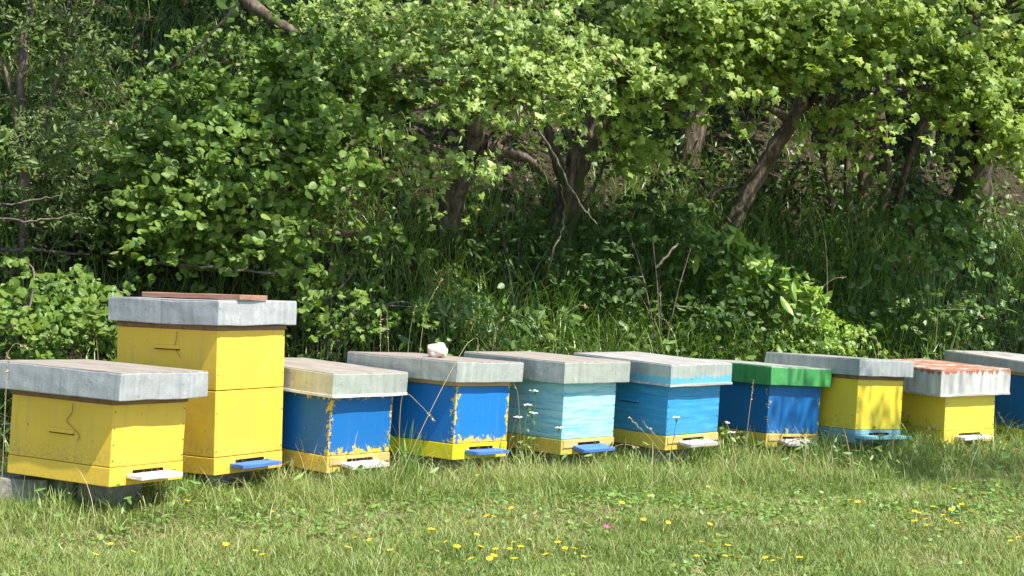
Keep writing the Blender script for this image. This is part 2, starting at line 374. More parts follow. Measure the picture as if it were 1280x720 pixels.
def make_hive(i):
    x, y, z, yaw, rx, ry, bw, bd, bh, lw, ld, lt, of = HV[i]; s = ST[i]
    root = empty('beehive', (0, 0, 0))
    Mx = Matrix.Translation((x, y, z+EYE)) @ Matrix.Rotation(yaw, 4, 'Z') @ Matrix.Rotation(rx, 4, 'X') @ Matrix.Rotation(ry, 4, 'Y')
    root.matrix_world = Mx
    tag(root, s['lab'], 'beehive', ROW)
    fh = .078 if i != 8 else .045
    z0 = 0 if i != 8 else -.035
    hw = bw/2
    fm = paint('hive_base_paint_%d' % i, hw=hw, seed=i*1.3, **s['floor'])
    box_obj('base_board', fm, root, (-hw, hw, 0, bd, z0, fh), .003, 6, .0008, i)
    bm_ = paint('hive_body_paint_%d' % i, hw=hw, zb=fh, zt=bh, seed=i*.9, **s['body'])
    top = bh-.002
    st = .022 if s['strip'] else 0
    g = .0015
    if i == 2:
        box_obj('lower_box', bm_, root, (-hw+g, hw-g, g, bd-g, fh+.003, .382), .004, 8, .0008, 2)
        box_obj('upper_box', bm_, root, (-hw+.003, hw-.001, .001, bd-.002, .386, top-st), .004, 8, .0008, 5)
    else:
        box_obj('body_box', bm_, root, (-hw+g, hw-g, g, bd-g, fh+.002, top-st), .004, 8, .0008, i)
    if st:
        box_obj('inner_cover', M[s['strip']], root, (-hw-.004, hw+.004, -.004, bd+.004, top-st+.0015, top), .002)
    # lid: hollow tray of sheet metal over a wooden rim
    if i == 9:
        lm, tm = rust_mat('lid_flaking_white_and_rust', 0, bh+lt), rust_mat('lid_rusty_sheet', 0, 0, True)
    else:
        kw = dict(s['lid'])
        if 'band' in kw: kw['band'] = (kw['band'][0], bh+kw['band'][1])
        lm = metal_mat('lid_metal_%d' % i, **kw)
        a, b = s['top']; t = NT('lid_top_%d' % i); o = t.obj()
        n1 = t.noise(t.mapv(o, (14, 2.2, 1), (i, 0, 0)), 2, 5, .65, .5); n2 = t.noise(o, 6, 4)
        tm = t.pbr(t.mix(t.step(n2, .5, .7), t.ramp(n1, [(.35, a), (.65, b)]), tuple(v*.8 for v in b)), .6, .15, normal=t.bump(n1, .3, .004))
    l = box_obj('lid', lm, root, (-lw/2, lw/2, -of, ld-of, bh, bh+lt-.002), .004, 9, .0045 if i in (1, 2) else .003, i)
    box_obj('lid_sheet', tm, l, (-lw/2+.003, lw/2-.003, -of+.003, ld-of-.003, bh+lt-.012, bh+lt+.0025), .002, 7, .0018, i)
    if i in (3, 6, 9):   # lighter hem of the sheet along the lower edge
        hm = M['whitewood'] if i == 3 else M['greywood']
        bm = bmesh.new(); bbox(bm, -lw/2-.003, lw/2+.003, -of-.003, ld-of+.003, bh-.004, bh+.009, .001, 8, .003, i*2)
        bm_obj('lid_hem', bm, hm, l)
    # entrance and landing board
    ew = .19 if i != 8 else .2
    if i in (3, 5, 6, 7): box_obj('entrance_strip', M['ply'], root, (-hw*.94, hw*.99, -.006, .004, fh-.042, fh-.004), .001)
    box_obj('entrance', M['dark'], root, (-ew/2, ew/2, -.0085, .01, fh-.03, fh-.017), .001)  # solid box, no hole; its dark colour paints the shade inside the slot
    w = .27 if i != 8 else .50
    dpt = .085 if i != 8 else .075
    zb = fh-.033
    bm = bmesh.new(); bbox(bm, -w/2, w/2, -dpt, -.003, -.009, .009, .003, 4, .0015, i+3)
    bmesh.ops.rotate(bm, verts=bm.verts, cent=(0, 0, 0), matrix=Matrix.Rotation({3: .10, 7: .22, 5: .18, 6: .12}.get(i, .03), 3, 'X'))
    bmesh.ops.translate(bm, verts=bm.verts, vec=(.0, 0, zb-.006))
    bm_obj('landing_board', bm, M[s['board']], root)
    # left side: hand grip and wire
    if i in (1, 2, 6):
        gz = {1: .20, 2: .565, 6: .24}[i]
        box_obj('hand_grip', bm_, root, (-hw-.012, -hw+.003, bd*.36, bd*.60, gz, gz+.018), .004)
        box_obj('grip_shade_strip', M['dark'], root, (-hw-.0035, -hw+.003, bd*.36, bd*.6, gz-.004, gz-.0005), .0)  # near-black strip in place of the shadow line under the grip
    if i in (1, 2):
        tb = TB(); q = -hw-.006; zz = top-st
        tb.tube(curve([(q, bd*.38, zz-.012), (q-.004, bd*.38, zz-.05), (q, bd*(.43 if i == 1 else .40), zz-.085), (q-.006, bd*.36, zz-.11)]+([(q, bd*.30, zz-.14), (q-.003, bd*.31, zz-.165)] if i == 1 else [(q, bd*.34, zz-.13)]), 5), .0017, 5)
        tb.build('wire_hook', M['wire'], root)
    if i == 5:
        box_obj('side_vent', M['darkolive'], root, (-hw-.02, -hw+.003, bd*.82, bd*.99, .20, .30), .008)
        box_obj('side_vent', M['darkolive'], root, (-hw-.016, -hw+.003, bd*.80, bd*.98, .165, .19), .006)
    # nail heads along the front edges
    tb = TB()
    for zz in np.linspace(fh+.03, top-.05, 4):
        for sx in (-1, 1):
            c = np.array([sx*(hw-.012), 0, zz]); tb.tube([c+(0, .001, 0), c+(0, -.0025, 0), c+(0, -.003, 0)], [.003, .003, .0001], 6)
    tb.build('nails', M['wire'], root); COL.objects[-1]['kind'] = 'stuff'
    # concrete blocks under it
    for k, (yy, nm) in enumerate(((.21, 'front'), (bd-.14, 'back'))):
        c = Mx @ Vector((.02*(i % 3-1), yy, 0))
        gz = float(hgt(c.x, c.y))
        top_z = c.z-.003+(z0 if i == 8 else 0)-max(abs(rx)*.1+abs(ry)*.2, .004)
        hh = top_z-gz+.05
        b = box_obj('concrete_block', M['concrete'], None, (-.15+.06*(i == 1), .15-.03*(i == 1), -.09, .09, 0, hh), .008, 3, .004, i*2+k)
        b.location = (c.x, c.y, gz-.05); b.rotation_euler = (0, 0, yaw+(-.05, .07)[k])
        tag(b, 'grey concrete block under the %s of the %s' % (nm, NICK[i]), 'block', 'concrete blocks under the hives')
    hives[i] = Mx
M['darkolive'] = NT('dark_olive_fitting').pbr((.07, .075, .012), .7)
for i in HV: make_hive(i)

# wooden plank on the tall hive, stone on the fourth
v = HV[2]; c = hives[2] @ Vector((-.06, .25, v[8]+v[11]+.006))
o = box_obj('wooden_plank', M['plank'], None, (-.10, .10, -.30, .30, 0, .022), .003, 4, .002, 4)
o.location = c; o.rotation_euler = (-.034, 0, v[3]+.03)
tag(o, 'thin reddish-brown wooden plank lying on the lid of the tall yellow hive', 'plank')
t = NT('pale_limestone'); n = t.noise(t.obj(), 30, 5, .65)
M['stone'] = t.pbr(t.ramp(n, [(.3, (.42, .34, .28)), (.6, (.66, .57, .49))]), .9, normal=t.bump(n, .6, .006))
v = HV[4]; bm = bmesh.new(); bmesh.ops.create_icosphere(bm, subdivisions=4, radius=1)
for q in bm.verts:
    n = mnoise.noise(q.co*1.3+Vector((3, 1, 0)))*.35+mnoise.noise(q.co*4)*.07
    q.co = q.co*(1+n); q.co.x = max(min(q.co.x, .92), -.9); q.co.x *= .057; q.co.y *= .048; q.co.z = max(q.co.z, -.8)*.042
sp = at(547, 435, 8.22)
LM = hives[4].inverted() @ Vector(sp); 
c = hives[4] @ Vector((LM.x, LM.y, v[8]+v[11]+.034))
o = bm_obj('stone', bm, M['stone'], None, True); o.location = c
tag(o, 'pale rounded stone resting on the grey lid of a blue hive', 'stone')

# loose blocks
def block(px, py, Y, dims, rz, lab):
    p = at(px, py, Y); gz = float(hgt(p[0], p[1]))
    b = box_obj('concrete_block', M['concrete'], None, (-dims[0]/2, dims[0]/2, -dims[1]/2, dims[1]/2, 0, dims[2]+.04), .01, 4, .005, px)
    b.location = (p[0], p[1], gz-.04); b.rotation_euler = (0, 0, rz)
    tag(b, lab, 'block', 'concrete blocks under the hives')
block(10, 620, 6.95, (.36, .2, .13), .12, 'rough concrete block in the grass at the left picture edge, holding nothing')
block(527, 590, 8.25, (.3, .2, .13), .9, 'concrete block at the left side of the hive with the stone')

# ------------------------------------------------------------------ ground sheet
xs = np.concatenate([np.linspace(-120, -14, 22), np.linspace(-13.5, 18, 180), np.linspace(19, 120, 22)])
ys = np.concatenate([np.linspace(-60, -2, 14), np.linspace(-1.5, 26, 170), np.linspace(27, 160, 26)])
X, Y = np.meshgrid(xs, ys); Z = hgt(X, Y)
nx, ny = len(xs), len(ys)
i, j = np.meshgrid(np.arange(nx-1), np.arange(ny-1)); a = (j*nx+i).ravel()
o = np_mesh('ground', np.stack([X, Y, Z], -1).reshape(-1, 3), [np.stack([a, a+1, a+1+nx, a+nx], -1)], M['ground'], smooth=True)
tag(o, kind='structure')

# ------------------------------------------------------------------ leaves and blades
def tmpl(kind):
    if kind == 'oval':
        ang = np.radians([0, 35, 75, 115, 150, 180, 210, 245, 285, 325]); r = np.array([.68, .47, .41, .43, .44, .34, .44, .43, .41, .47])
    elif kind == 'maple':
        ang = np.radians([0, 14, 30, 46, 60, 76, 95, 120, 150, 180, 210, 240, 265, 284, 300, 314, 330, 346])
        r = np.array([.62, .46, .36, .54, .52, .38, .38, .44, .26, .14, .26, .44, .38, .38, .52, .54, .36, .46])
    elif kind == 'thorn':
        ang = np.radians([0, 18, 34, 60, 80, 110, 180, 250, 280, 300, 326, 342]); r = np.array([.60, .36, .26, .46, .24, .30, .42, .30, .24, .46, .26, .36])
    elif kind == 'lance':
        ang = np.radians([0, 20, 60, 110, 160, 180, 200, 250, 300, 340]); r = np.array([.70, .42, .22, .20, .36, .5, .36, .20, .22, .42])
    x, y = np.sin(ang)*r, np.cos(ang)*r
    z = -.35*np.abs(x)-.18*y*y*np.sign(y)*1.2
    V = np.concatenate([[[0, 0, 0.03]], np.stack([x, y, z], -1)])
    n = len(ang)
    Fc = np.array([[0, 1+(k+1) % n, 1+k] for k in range(n)])
    return V, Fc
TP = {k: tmpl(k) for k in ('oval', 'maple', 'thorn', 'lance')}
def leaves_geo(kind, P, N, size, tipdown=.5):
    V, Fc = TP[kind]; n = len(P)
    N = N/np.linalg.norm(N, axis=1)[:, None]
    d = rng.normal(size=(n, 3)); d[:, 2] -= tipdown
    t_ = d-(d*N).sum(1)[:, None]*N; t_ /= np.linalg.norm(t_, axis=1)[:, None]+1e-9
    b = np.cross(t_, N)
    s = size[:, None, None]
    curl = rng.uniform(.3, 1.6, (n, 1, 1))
    W = P[:, None]+s*(V[None, :, 0:1]*b[:, None]+V[None, :, 1:2]*t_[:, None]+V[None, :, 2:3]*curl*N[:, None])
    F_ = (Fc[None]+(np.arange(n)*len(V))[:, None, None]).reshape(-1, 3)
    return W.reshape(-1, 3), F_, len(V)
def foliage(name, kind, mat, clumps, size, parent=None, per=70, flat=.45, seed=0, up=.8, tipdown=.5, spread=1.0):
    """clumps: (K,4) centre and radius. leaves sit in layered sprays round each centre"""
    P = []; N = []
    for c in clumps:
        k = max(5, int(per*(c[3]/.25)**2))
        # a few sprays per clump
        ns = max(2, int(k/14)); dirs = rng.normal(size=(ns, 3)); dirs[:, 2] *= .5; dirs /= np.linalg.norm(dirs, axis=1)[:, None]
        si = rng.integers(0, ns, k); tt = rng.uniform(.25, 1.05, k)**.7
        p = c[:3]+dirs[si]*(tt*c[3])[:, None]+rng.normal(size=(k, 3))*c[3]*np.array([.22, .22, .22*flat])*spread
        P.append(p)
        nn = rng.normal(size=(k, 3))*.55; nn[:, 2] += up*.85; nn[:, 1] -= .62; nn[:, 0] += .35
        N.append(nn)
    P = np.concatenate(P); N = np.concatenate(N)
    sz = size*rng.uniform(.40, 1.3, len(P))
    W, Fc, m = leaves_geo(kind, P, N, sz, tipdown)
    r = np.repeat(np.clip(rng.beta(2.2, 2.6, len(P))+rng.normal(size=len(P))*.05, 0, 1), m)
    return np_mesh(name, W, [Fc], M[mat], parent, rnd=r)
def clump_cloud(regs):
    """regs: (px,py,Y, rpx, rpy, rY, n, clump radius) -> clump centres"""
    out = []
    for px, py, Y, rx, ry, rY, n, cr in regs:
        q = rng.normal(size=(n*3, 3)); q /= np.linalg.norm(q, axis=1)[:, None]; q *= rng.uniform(0, 1, (len(q), 1))**.4
        q = q[:n]
        for a in q:
            out.append(np.append(at(px+a[0]*rx, py+a[1]*ry, Y+a[2]*rY), cr*rng.uniform(.7, 1.3)))
    return np.array(out)
def world_cloud(c, r, n, cr):
    q = rng.normal(size=(n, 3)); q /= np.linalg.norm(q, axis=1)[:, None]; q *= rng.uniform(0, 1, (n, 1))**.35
    return np.concatenate([np.array(c)+q*np.array(r), cr*rng.uniform(.7, 1.3, (n, 1))], 1)
def above_ground(cl, m=.08):
    return cl[cl[:, 2] > hgt(cl[:, 0], cl[:, 1])+m]
def branches(tb, spine, clumps, frac=.5, r0=.012):
    """a thin bent limb from the nearest spine point below to each clump"""
    for c in clumps:
        if rng.random() > frac: continue
        d = np.linalg.norm(spine-c[:3], axis=1)+np.where(spine[:, 2] > c[2]+.1, 1.5, 0)
        a = spine[np.argmin(d)]; b = c[:3]; L = np.linalg.norm(b-a)
        mid = (a+b)/2+rng.normal(size=3)*L*.10+np.array([0, 0, L*.1])
        P = curve([a, mid, b], 5); tb.tube(P, np.linspace(r0*(.4+.35*L), .003, len(P)), 5)
def blades(name, mat, base, hgt_, wid, lean, seg=2, parent=None, rndv=None, droop=.5):
    n = len(base); az = rng.uniform(0, 2*PI, n)
    d = np.stack([np.cos(az), np.sin(az), np.zeros(n)], -1); az2 = az+rng.uniform(.6, 2.4, n)
    sd = np.stack([np.cos(az2), np.sin(az2), np.zeros(n)], -1)
    V = np.zeros((n, seg*2+1, 3))
    for k in range(seg+1):
        t_ = k/seg
        hh = hgt_*(t_-droop*lean*t_**2.2*.6); out = hgt_*lean*t_**1.8
        c = base+d*out[:, None]; c[:, 2] += hh
        if k < seg:
            w = (wid*(1-.35*t_))[:, None]*.5
            V[:, 2*k] = c-sd*w; V[:, 2*k+1] = c+sd*w
        else: V[:, 2*seg] = c
    m = seg*2+1; off = (np.arange(n)*m)[:, None]
    faces = []
    for k in range(seg-1): faces.append(np.array([[2*k, 2*k+1, 2*k+3, 2*k+2]])+off)
    tri = np.array([[2*seg-2, 2*seg-1, 2*seg]])+off
    fs = ([np.concatenate(faces)] if faces else [])+[tri]
    r = rng.uniform(0, 1, n) if rndv is None else rndv
    return np_mesh(name, V.reshape(-1, 3), fs, mat, parent, rnd=np.repeat(r, m))

# ---- lawn
def in_view(x, y, mpx=90, ymax=99):
    u = x/y*F+640
    return (u > -mpx) & (u < 1280+mpx)
def scatter(n, x0, x1, y0, y1): return rng.uniform(x0, x1, n), rng.uniform(y0, y1, n)
def G3(x, y, dz=0): return np.stack([x, y, hgt(x, y)+dz], -1)
x, y = scatter(1500000, -3.6, 5.2, 4.9, 12.2)
w = wrow(x, y); k = in_view(x, y) & (w < 1.1) & (rng.random(len(x)) < np.clip(.62-.05*(y-5), .3, 1)); x, y, w = x[k], y[k], w[k]
pn = sinnoise(x, y, 2.3, 9)
r = np.clip(.50+.16*pn+.10*sinnoise(x, y, 9, 12)+rng.normal(size=len(x))*.23, 0, 1)
hh = (.036+.020*sinnoise(x, y, 3.1, 2)+.018*sinnoise(x, y, 8.3, 4))*rng.uniform(.35, 1.7, len(x))*np.where(rng.random(len(x)) < .04, 2.0, 1); hh = np.clip(hh, .012, .14)
hh *= 1+1.1*np.clip((w+.35)/.5, 0, 1)
o = blades('lawn_grass', M['lawn'], G3(x, y, -.004), hh, rng.uniform(.002, .0042, len(x)), rng.uniform(.2, 1.3, len(x)), 2, rndv=r)
tag(o, 'short sunlit meadow grass in front of the hives', 'grass', kind='stuff')
print('lawn', len(x))
# sparser coarse grass beyond the view
x, y = scatter(90000, -9, 13, 1.0, 13)
k = (~in_view(x, y, 60) | (y < 4.95)) & (wrow(x, y) < 1.1); x, y = x[k], y[k]
o = blades('meadow_grass', M['lawn'], G3(x, y, -.004), rng.uniform(.04, .10, len(x)), rng.uniform(.004, .009, len(x)), rng.uniform(.2, 1.2, len(x)), 2)
tag(o, 'meadow grass beside and in front of the picture area', 'grass', kind='stuff')
# clover and small broad leaves in patches
x, y = scatter(90000, -3.4, 4.8, 4.9, 10.5); pn = sinnoise(x, y, 2.9, 21)
k = in_view(x, y) & (wrow(x, y) < .9) & (pn+rng.normal(size=len(x))*.5 > .25); x, y = x[k], y[k]
P = G3(x, y); P[:, 2] += rng.uniform(.008, .035, len(x)); N = rng.normal(size=P.shape)*.35; N[:, 2] += 1
W, Fc, m = leaves_geo('oval', P, N, rng.uniform(.010, .032, len(x)), 0)
o = np_mesh('clover', W, [Fc], M['clover'], rnd=np.repeat(rng.uniform(0, 1, len(x)), m)); tag(o, 'low clover and broad leaves among the meadow grass', 'clover', kind='stuff')
x, y = scatter(55000, -3.4, 4.9, 4.9, 11); k = in_view(x, y) & (wrow(x, y) < .8) & (sinnoise(x, y, 4.1, 77)+rng.normal(size=len(x))*.5 > .1); x, y = x[k], y[k]
o = blades('dry_grass', M['straw'], G3(x, y, .006), rng.uniform(.03, .075, len(x)), rng.uniform(.0018, .0032, len(x)), rng.uniform(1.2, 2.6, len(x)), 2, droop=.6)
tag(o, 'dead straw-coloured blades lying in the short meadow grass', 'grass', kind='stuff')
# long uncut grass along the hive row
x, y = scatter(90000, -3.8, 5.4, 5.8, 12.8); w = wrow(x, y)
pn = sinnoise(x, y, 3.0, 31)
k = in_view(x, y) & (w > -.26+.16*pn) & (w < 1.2) & (rng.random(len(x)) < np.clip(.55+.40*pn+.55*np.clip(w, 0, 1), .10, 1))
# keep it out of the hive bodies
for i in HV:
    Li = np.array(hives[i].inverted()); q = np.stack([x, y, np.full(len(x), .4), np.ones(len(x))])
    lx, ly = (Li @ q)[:2]; k &= ~((np.abs(lx) < HV[i][6]/2+.015) & (ly > -.0) & (ly < HV[i][7]+.02))
x, y, w = x[k], y[k], w[k]
right = np.clip((x+1.)/3, 0, 1)
hh = rng.uniform(.06, .21, len(x))*(.85+.25*right)*(1+.5*np.clip(w-.3, 0, 1))
o = blades('uncut_grass', M['lawn'], G3(x, y, -.004), hh, rng.uniform(.0025, .005, len(x)), rng.uniform(.15, .9, len(x)), 4,
           rndv=np.clip(rng.normal(.42, .2, len(x)), 0, 1), droop=1.0)
tag(o, 'longer uncut grass growing round the feet of the hives', 'grass', kind='stuff')
print('uncut', len(x))
x, y = scatter(9000, -3.8, 5.4, 5.6, 12); w = wrow(x, y); k = in_view(x, y) & (w > -.45) & (w < 1.4) & (sinnoise(x, y, 3.6, 81)+rng.normal(size=len(x))*.5 > .35); x, y = x[k], y[k]
o = blades('straw_stems', M['straw'], G3(x, y, -.004), rng.uniform(.14, .42, len(x)), rng.uniform(.0018, .003, len(x)), rng.uniform(.2, 1.3, len(x)), 5, droop=.9)
tag(o, 'thin pale straw stems tangled among the grass along the hive row', 'grass', kind='stuff')
x, y = scatter(26000, -3.8, 5.4, 5.6, 12.5); w = wrow(x, y); k = in_view(x, y) & (w > -.3) & (w < 1.1) & (sinnoise(x, y, 3.2, 91)+rng.normal(size=len(x))*.3 > .45); x, y = x[k], y[k]
P = G3(x, y); P[:, 2] += rng.uniform(.03, .20, len(x)); N = rng.normal(size=P.shape)*.5; N[:, 2] += .8; N[:, 1] -= .5
W, Fc, m = leaves_geo('lance', P, N, rng.uniform(.018, .05, len(x)), .4)
o = np_mesh('weeds', W, [Fc], M['clover'], rnd=np.repeat(rng.uniform(0, 1, len(x)), m)); tag(o, 'leafy green weeds growing between the hives', 'weeds', kind='stuff')
# bank: rank grass and herbs
x, y = scatter(900000, -9, 14, 5, 26); w = wrow(x, y)
pn = sinnoise(x, y, 1.3, 41)
dens = np.clip(.40+.32*pn, .04, 1)*np.where((w > 2.9) & (w < 6) & (x > -1.2), np.clip(1-(w-2.9)*1.1, .25, 1), 1)*np.where((x > .3) & (w < 3.4), 1.5, 1)*np.where(in_view(x, y, 140), 1, .25)
k = (w > .75) & (w < 15) & (rng.random(len(x)) < dens); x, y, w = x[k], y[k], w[k]
hh = rng.uniform(.16, .50, len(x))*np.where(x > 0, 1.15, 1)*np.clip(.55+.5*(w-.75), .4, 1)
o = blades('rank_grass', M['rank'], G3(x, y, -.01), hh, rng.uniform(.004, .009, len(x)), rng.uniform(.2, 1.1, len(x)), 5,
           rndv=np.clip(rng.normal(.40, .22, len(x)), 0, 1), droop=1.1)
tag(o, 'tall dark rank grass on the bank behind the hives', 'grass', kind='stuff')
print('rank', len(x))
x, y = scatter(190000, -9, 14, 5, 26); w = wrow(x, y); pn = sinnoise(x, y, 1.6, 51)
k = (w > .85) & (w < 15) & (rng.random(len(x)) < np.clip(.42-.5*pn, .12, .9)*np.where(in_view(x, y, 140), 1, .2)); x, y, w = x[k], y[k], w[k]
P = G3(x, y); P[:, 2] += rng.uniform(.04, .42, len(x))*np.clip(w-.4, .35, 1); N = rng.normal(size=P.shape)*.5; N[:, 2] += .9; N[:, 1] -= .4
for nm, sel, kd, s0, s1, lab in (('undergrowth', np.arange(len(x)) % 3 != 0, 'oval', .025, .065, 'leafy green undergrowth covering the bank'), ('nettle_undergrowth', np.arange(len(x)) % 3 == 0, 'lance', .05, .10, 'narrow-leaved nettle-like undergrowth on the bank')):
    W, Fc, m = leaves_geo(kd, P[sel], N[sel], rng.uniform(s0, s1, sel.sum()), .5)
    o = np_mesh(nm, W, [Fc], M['herb'], rnd=np.repeat(rng.uniform(0, 1, sel.sum()), m)); tag(o, lab, 'undergrowth', kind='stuff')

# dead leaves and bits of wood on the bank
x, y = scatter(16000, -6, 9, 8, 20); w = wrow(x, y); k = (w > 1.6) & (w < 8) & in_view(x, y, 120); x, y = x[k], y[k]
P = G3(x, y, .012); N = rng.normal(size=P.shape)*.5; N[:, 2] += 1; N[:, 1] -= .4
W, Fc, m = leaves_geo('oval', P, N, rng.uniform(.03, .07, len(x)), 0)
M['litter'] = leaf_mat('dead_leaf', [(0, (.06, .04, .025)), (.6, (.14, .10, .065)), (1, (.36, .28, .21))], trans=.1, tcol=(1, .8, .6))
o = np_mesh('leaf_litter', W, [Fc], M['litter'], rnd=np.repeat(rng.uniform(0, 1, len(x)), m)); tag(o, 'brown dead leaves lying on the wooded bank', 'leaf litter', kind='stuff')

# ------------------------------------------------------------------ trees
TG = 'trees on the bank behind the hives'
def tree(name, lab, trunkpts, radii, crown, bark='bark', stems=(), nbr=.6, cat='tree', group=TG, k=12):
    """trunkpts: world points base first; crown: list of (leaf kind, material, clumps, size, per)"""
    base = np.array(trunkpts[0])
    root = empty(name, base); tag(root, lab, cat, group)
    tb = TB(); sp = curve(trunkpts, 8)
    wob = rng.normal(size=sp.shape)*np.array([.008, .008, 0]); wob[0] = 0
    rr = np.interp(np.linspace(0, 1, len(sp)), np.linspace(0, 1, len(radii)), radii)
    tb.tube(sp-base+wob, rr*(1+.06*rng.normal(size=len(sp))), k, .05)
    spine = sp
    for pts, r0, r1 in stems:
        s2 = curve(pts, 7); tb.tube(s2-base, np.linspace(r0, r1, len(s2)), 8, .05); spine = np.concatenate([spine, s2])
    for kd, mt, cl, sz, per in crown:
        if cat == 'tree' or len(cl) > 60:
            keep = sinnoise(cl[:, 0]+.3*cl[:, 1], cl[:, 2]*1.2, 3.4, 61)+rng.normal(size=len(cl))*.2 > -.26
            cl = cl[keep]
        ex = []; main = above_ground(cl)
        for c in cl:
            if rng.random() < .75:
                d = np.array([rng.normal(), -abs(rng.normal())*.5, rng.uniform(-.75, .1)]); d /= np.linalg.norm(d)
                p = c[:3]+d*c[3]*.8; rr = c[3]*.55
                for q in range(int(rng.integers(2, 5))):
                    ex.append([*p, rr]); d[2] -= .16; p = p+d*rr*1.15; rr *= .8
        cl = above_ground(np.concatenate([cl*np.array([1, 1, 1, .86]), np.array(ex)]) if ex else cl)
        cl2 = cl.copy(); cl2[:, :3] -= base
        main[:, :3] -= base; branches(tb, spine-base, main, nbr)
        foliage('crown' if cat == 'tree' else 'foliage', kd, mt, cl2, sz, root, per)
    tb.build('trunk' if cat == 'tree' else 'stems', M[bark], root)
    return root
DY = 0.0
def A(px, py, Y): return at(px, py, Y+DY)
def foot(px, py, Y):
    global DY
    p = ground_at(px, py); DY = float(np.clip(p[1]-Y, -1.0, 1.6)); p[2] -= .05; return p

# 1 left edge, grey-green twiggy tree
b = foot(30, 330, 8.8)
tree('willow_tree', 'thin grey-green twiggy tree with small leaves at the left edge', [b, A(32, 200, 8.8), A(28, 60, 8.85), A(60, -150, 9)], [.035, .03, .025, .015],
     [('lance', 'greyleaf', clump_cloud([(60, 200, 8.9, 90, 150, .6, 60, .20), (40, 60, 8.8, 110, 110, .5, 46, .2), (130, 60, 9.0, 60, 60, .4, 16, .18), (60, -150, 9, 150, 120, .8, 40, .25)]), .038, 95)],
     stems=[([A(30, 250, 8.8), A(60, 140, 8.7), A(90, 30, 8.7)], .018, .006), ([A(30, 220, 8.8), A(10, 100, 8.7), A(-30, 0, 8.7)], .015, .006)])
# 2 hazel bush
b = foot(290, 340, 9.0)
tree('hazel_bush', 'large hazel bush with round mid-green leaves behind the tall hive', [b, A(300, 240, 9), A(280, 150, 9)], [.03, .025, .01],
     [('oval', 'hazel', clump_cloud([(300, 230, 8.9, 160, 110, .5, 120, .19), (210, 130, 9.2, 130, 70, .4, 34, .19), (400, 180, 8.9, 60, 110, .4, 34, .18), (350, 90, 9.1, 90, 60, .4, 18, .18), (450, 290, 8.9, 70, 40, .3, 14, .15), (170, 260, 9.3, 90, 70, .3, 26, .18)]), .047, 105), ('thorn', 'hazel', clump_cloud([(230, 120, 9.4, 190, 110, .4, 50, .2), (330, 300, 9.0, 130, 50, .4, 26, .16), (420, 110, 9.2, 70, 110, .3, 26, .18)]), .045, 80)],
     stems=[([b, A(230, 230, 8.9), A(180, 150, 8.9)], .02, .006), ([b, A(360, 240, 8.9), A(420, 160, 8.8)], .02, .006), ([b, A(300, 260, 8.7), A(250, 180, 8.7)], .016, .006)], cat='bush', group='bushes on the bank')
# 3 hawthorn with bright foliage in the middle
b = foot(555, 300, 10.6)
hawc = clump_cloud([(540, 60, 9.3, 120, 90, .5, 70, .20), (640, 110, 9.1, 90, 90, .4, 54, .18), (720, 80, 9.1, 90, 50, .4, 36, .18), (520, 170, 9.2, 80, 60, .3, 26, .16), (590, 190, 9.0, 50, 40, .3, 14, .15), (440, 60, 9.4, 60, 80, .3, 22, .2), (700, 20, 9.4, 130, 50, .5, 40, .2)])
tree('hawthorn_tree', 'hawthorn tree with bright lobed leaves hanging over the middle of the row', [b, A(566, 250, 10.5), A(590, 190, 10.3), A(600, 90, 10.1), A(640, -80, 10.2)], [.10, .075, .07, .06, .045],
     [('thorn', 'thorn', hawc, .055, 90), ('thorn', 'thorn', world_cloud((.9, 9.5, 4.5), (1.3, .5, .4), 30, .3), .07, 42)], bark='bark',  # second group: unseen overhead clumps, added to shade the bank behind
     stems=[([A(596, 130, 10.2), A(640, 90, 9.7), A(720, 70, 9.1)], .03, .008), ([A(596, 150, 10.2), A(560, 110, 9.7), A(480, 60, 9.4)], .03, .008), ([A(597, 140, 10.2), A(600, 120, 9.6), A(610, 140, 9.1)], .025, .006),
            ([A(590, 205, 10.3), A(630, 190, 10.4), A(668, 200, 10.5)], .05, .03)])
# 4 mossy trunk right of the middle
b = foot(690, 340, 10.6)
tree('mossy_tree', 'mossy tree leaning right with a fissured trunk near the middle', [b, A(708, 260, 10.6), A(728, 190, 10.7), A(762, 120, 10.8), A(800, 30, 11), A(830, -200, 11.2)], [.10, .08, .085, .08, .07, .05],
     [('maple', 'maple', clump_cloud([(830, 60, 10.3, 70, 100, .6, 46, .2), (800, 160, 10.6, 50, 60, .4, 16, .17), (760, 30, 10.2, 70, 60, .4, 34, .2), (800, 90, 10.0, 50, 40, .3, 14, .18), (850, 20, 10.0, 60, 40, .3, 16, .2)]), .062, 54), ('maple', 'maple', world_cloud((2.0, 9.95, 4.5), (1.2, .55, .4), 26, .32), .09, 36)], bark='bark2',  # world cloud sits out of view, put in as shade for the bank
     stems=[([A(712, 250, 10.6), A(690, 180, 10.6), A(668, 100, 10.7)], .05, .02), ([A(700, 300, 10.5), A(716, 200, 10.4), A(700, 130, 10.4)], .03, .015), ([A(700, 300, 10.5), A(745, 230, 10.4), A(775, 140, 10.5)], .018, .01)])
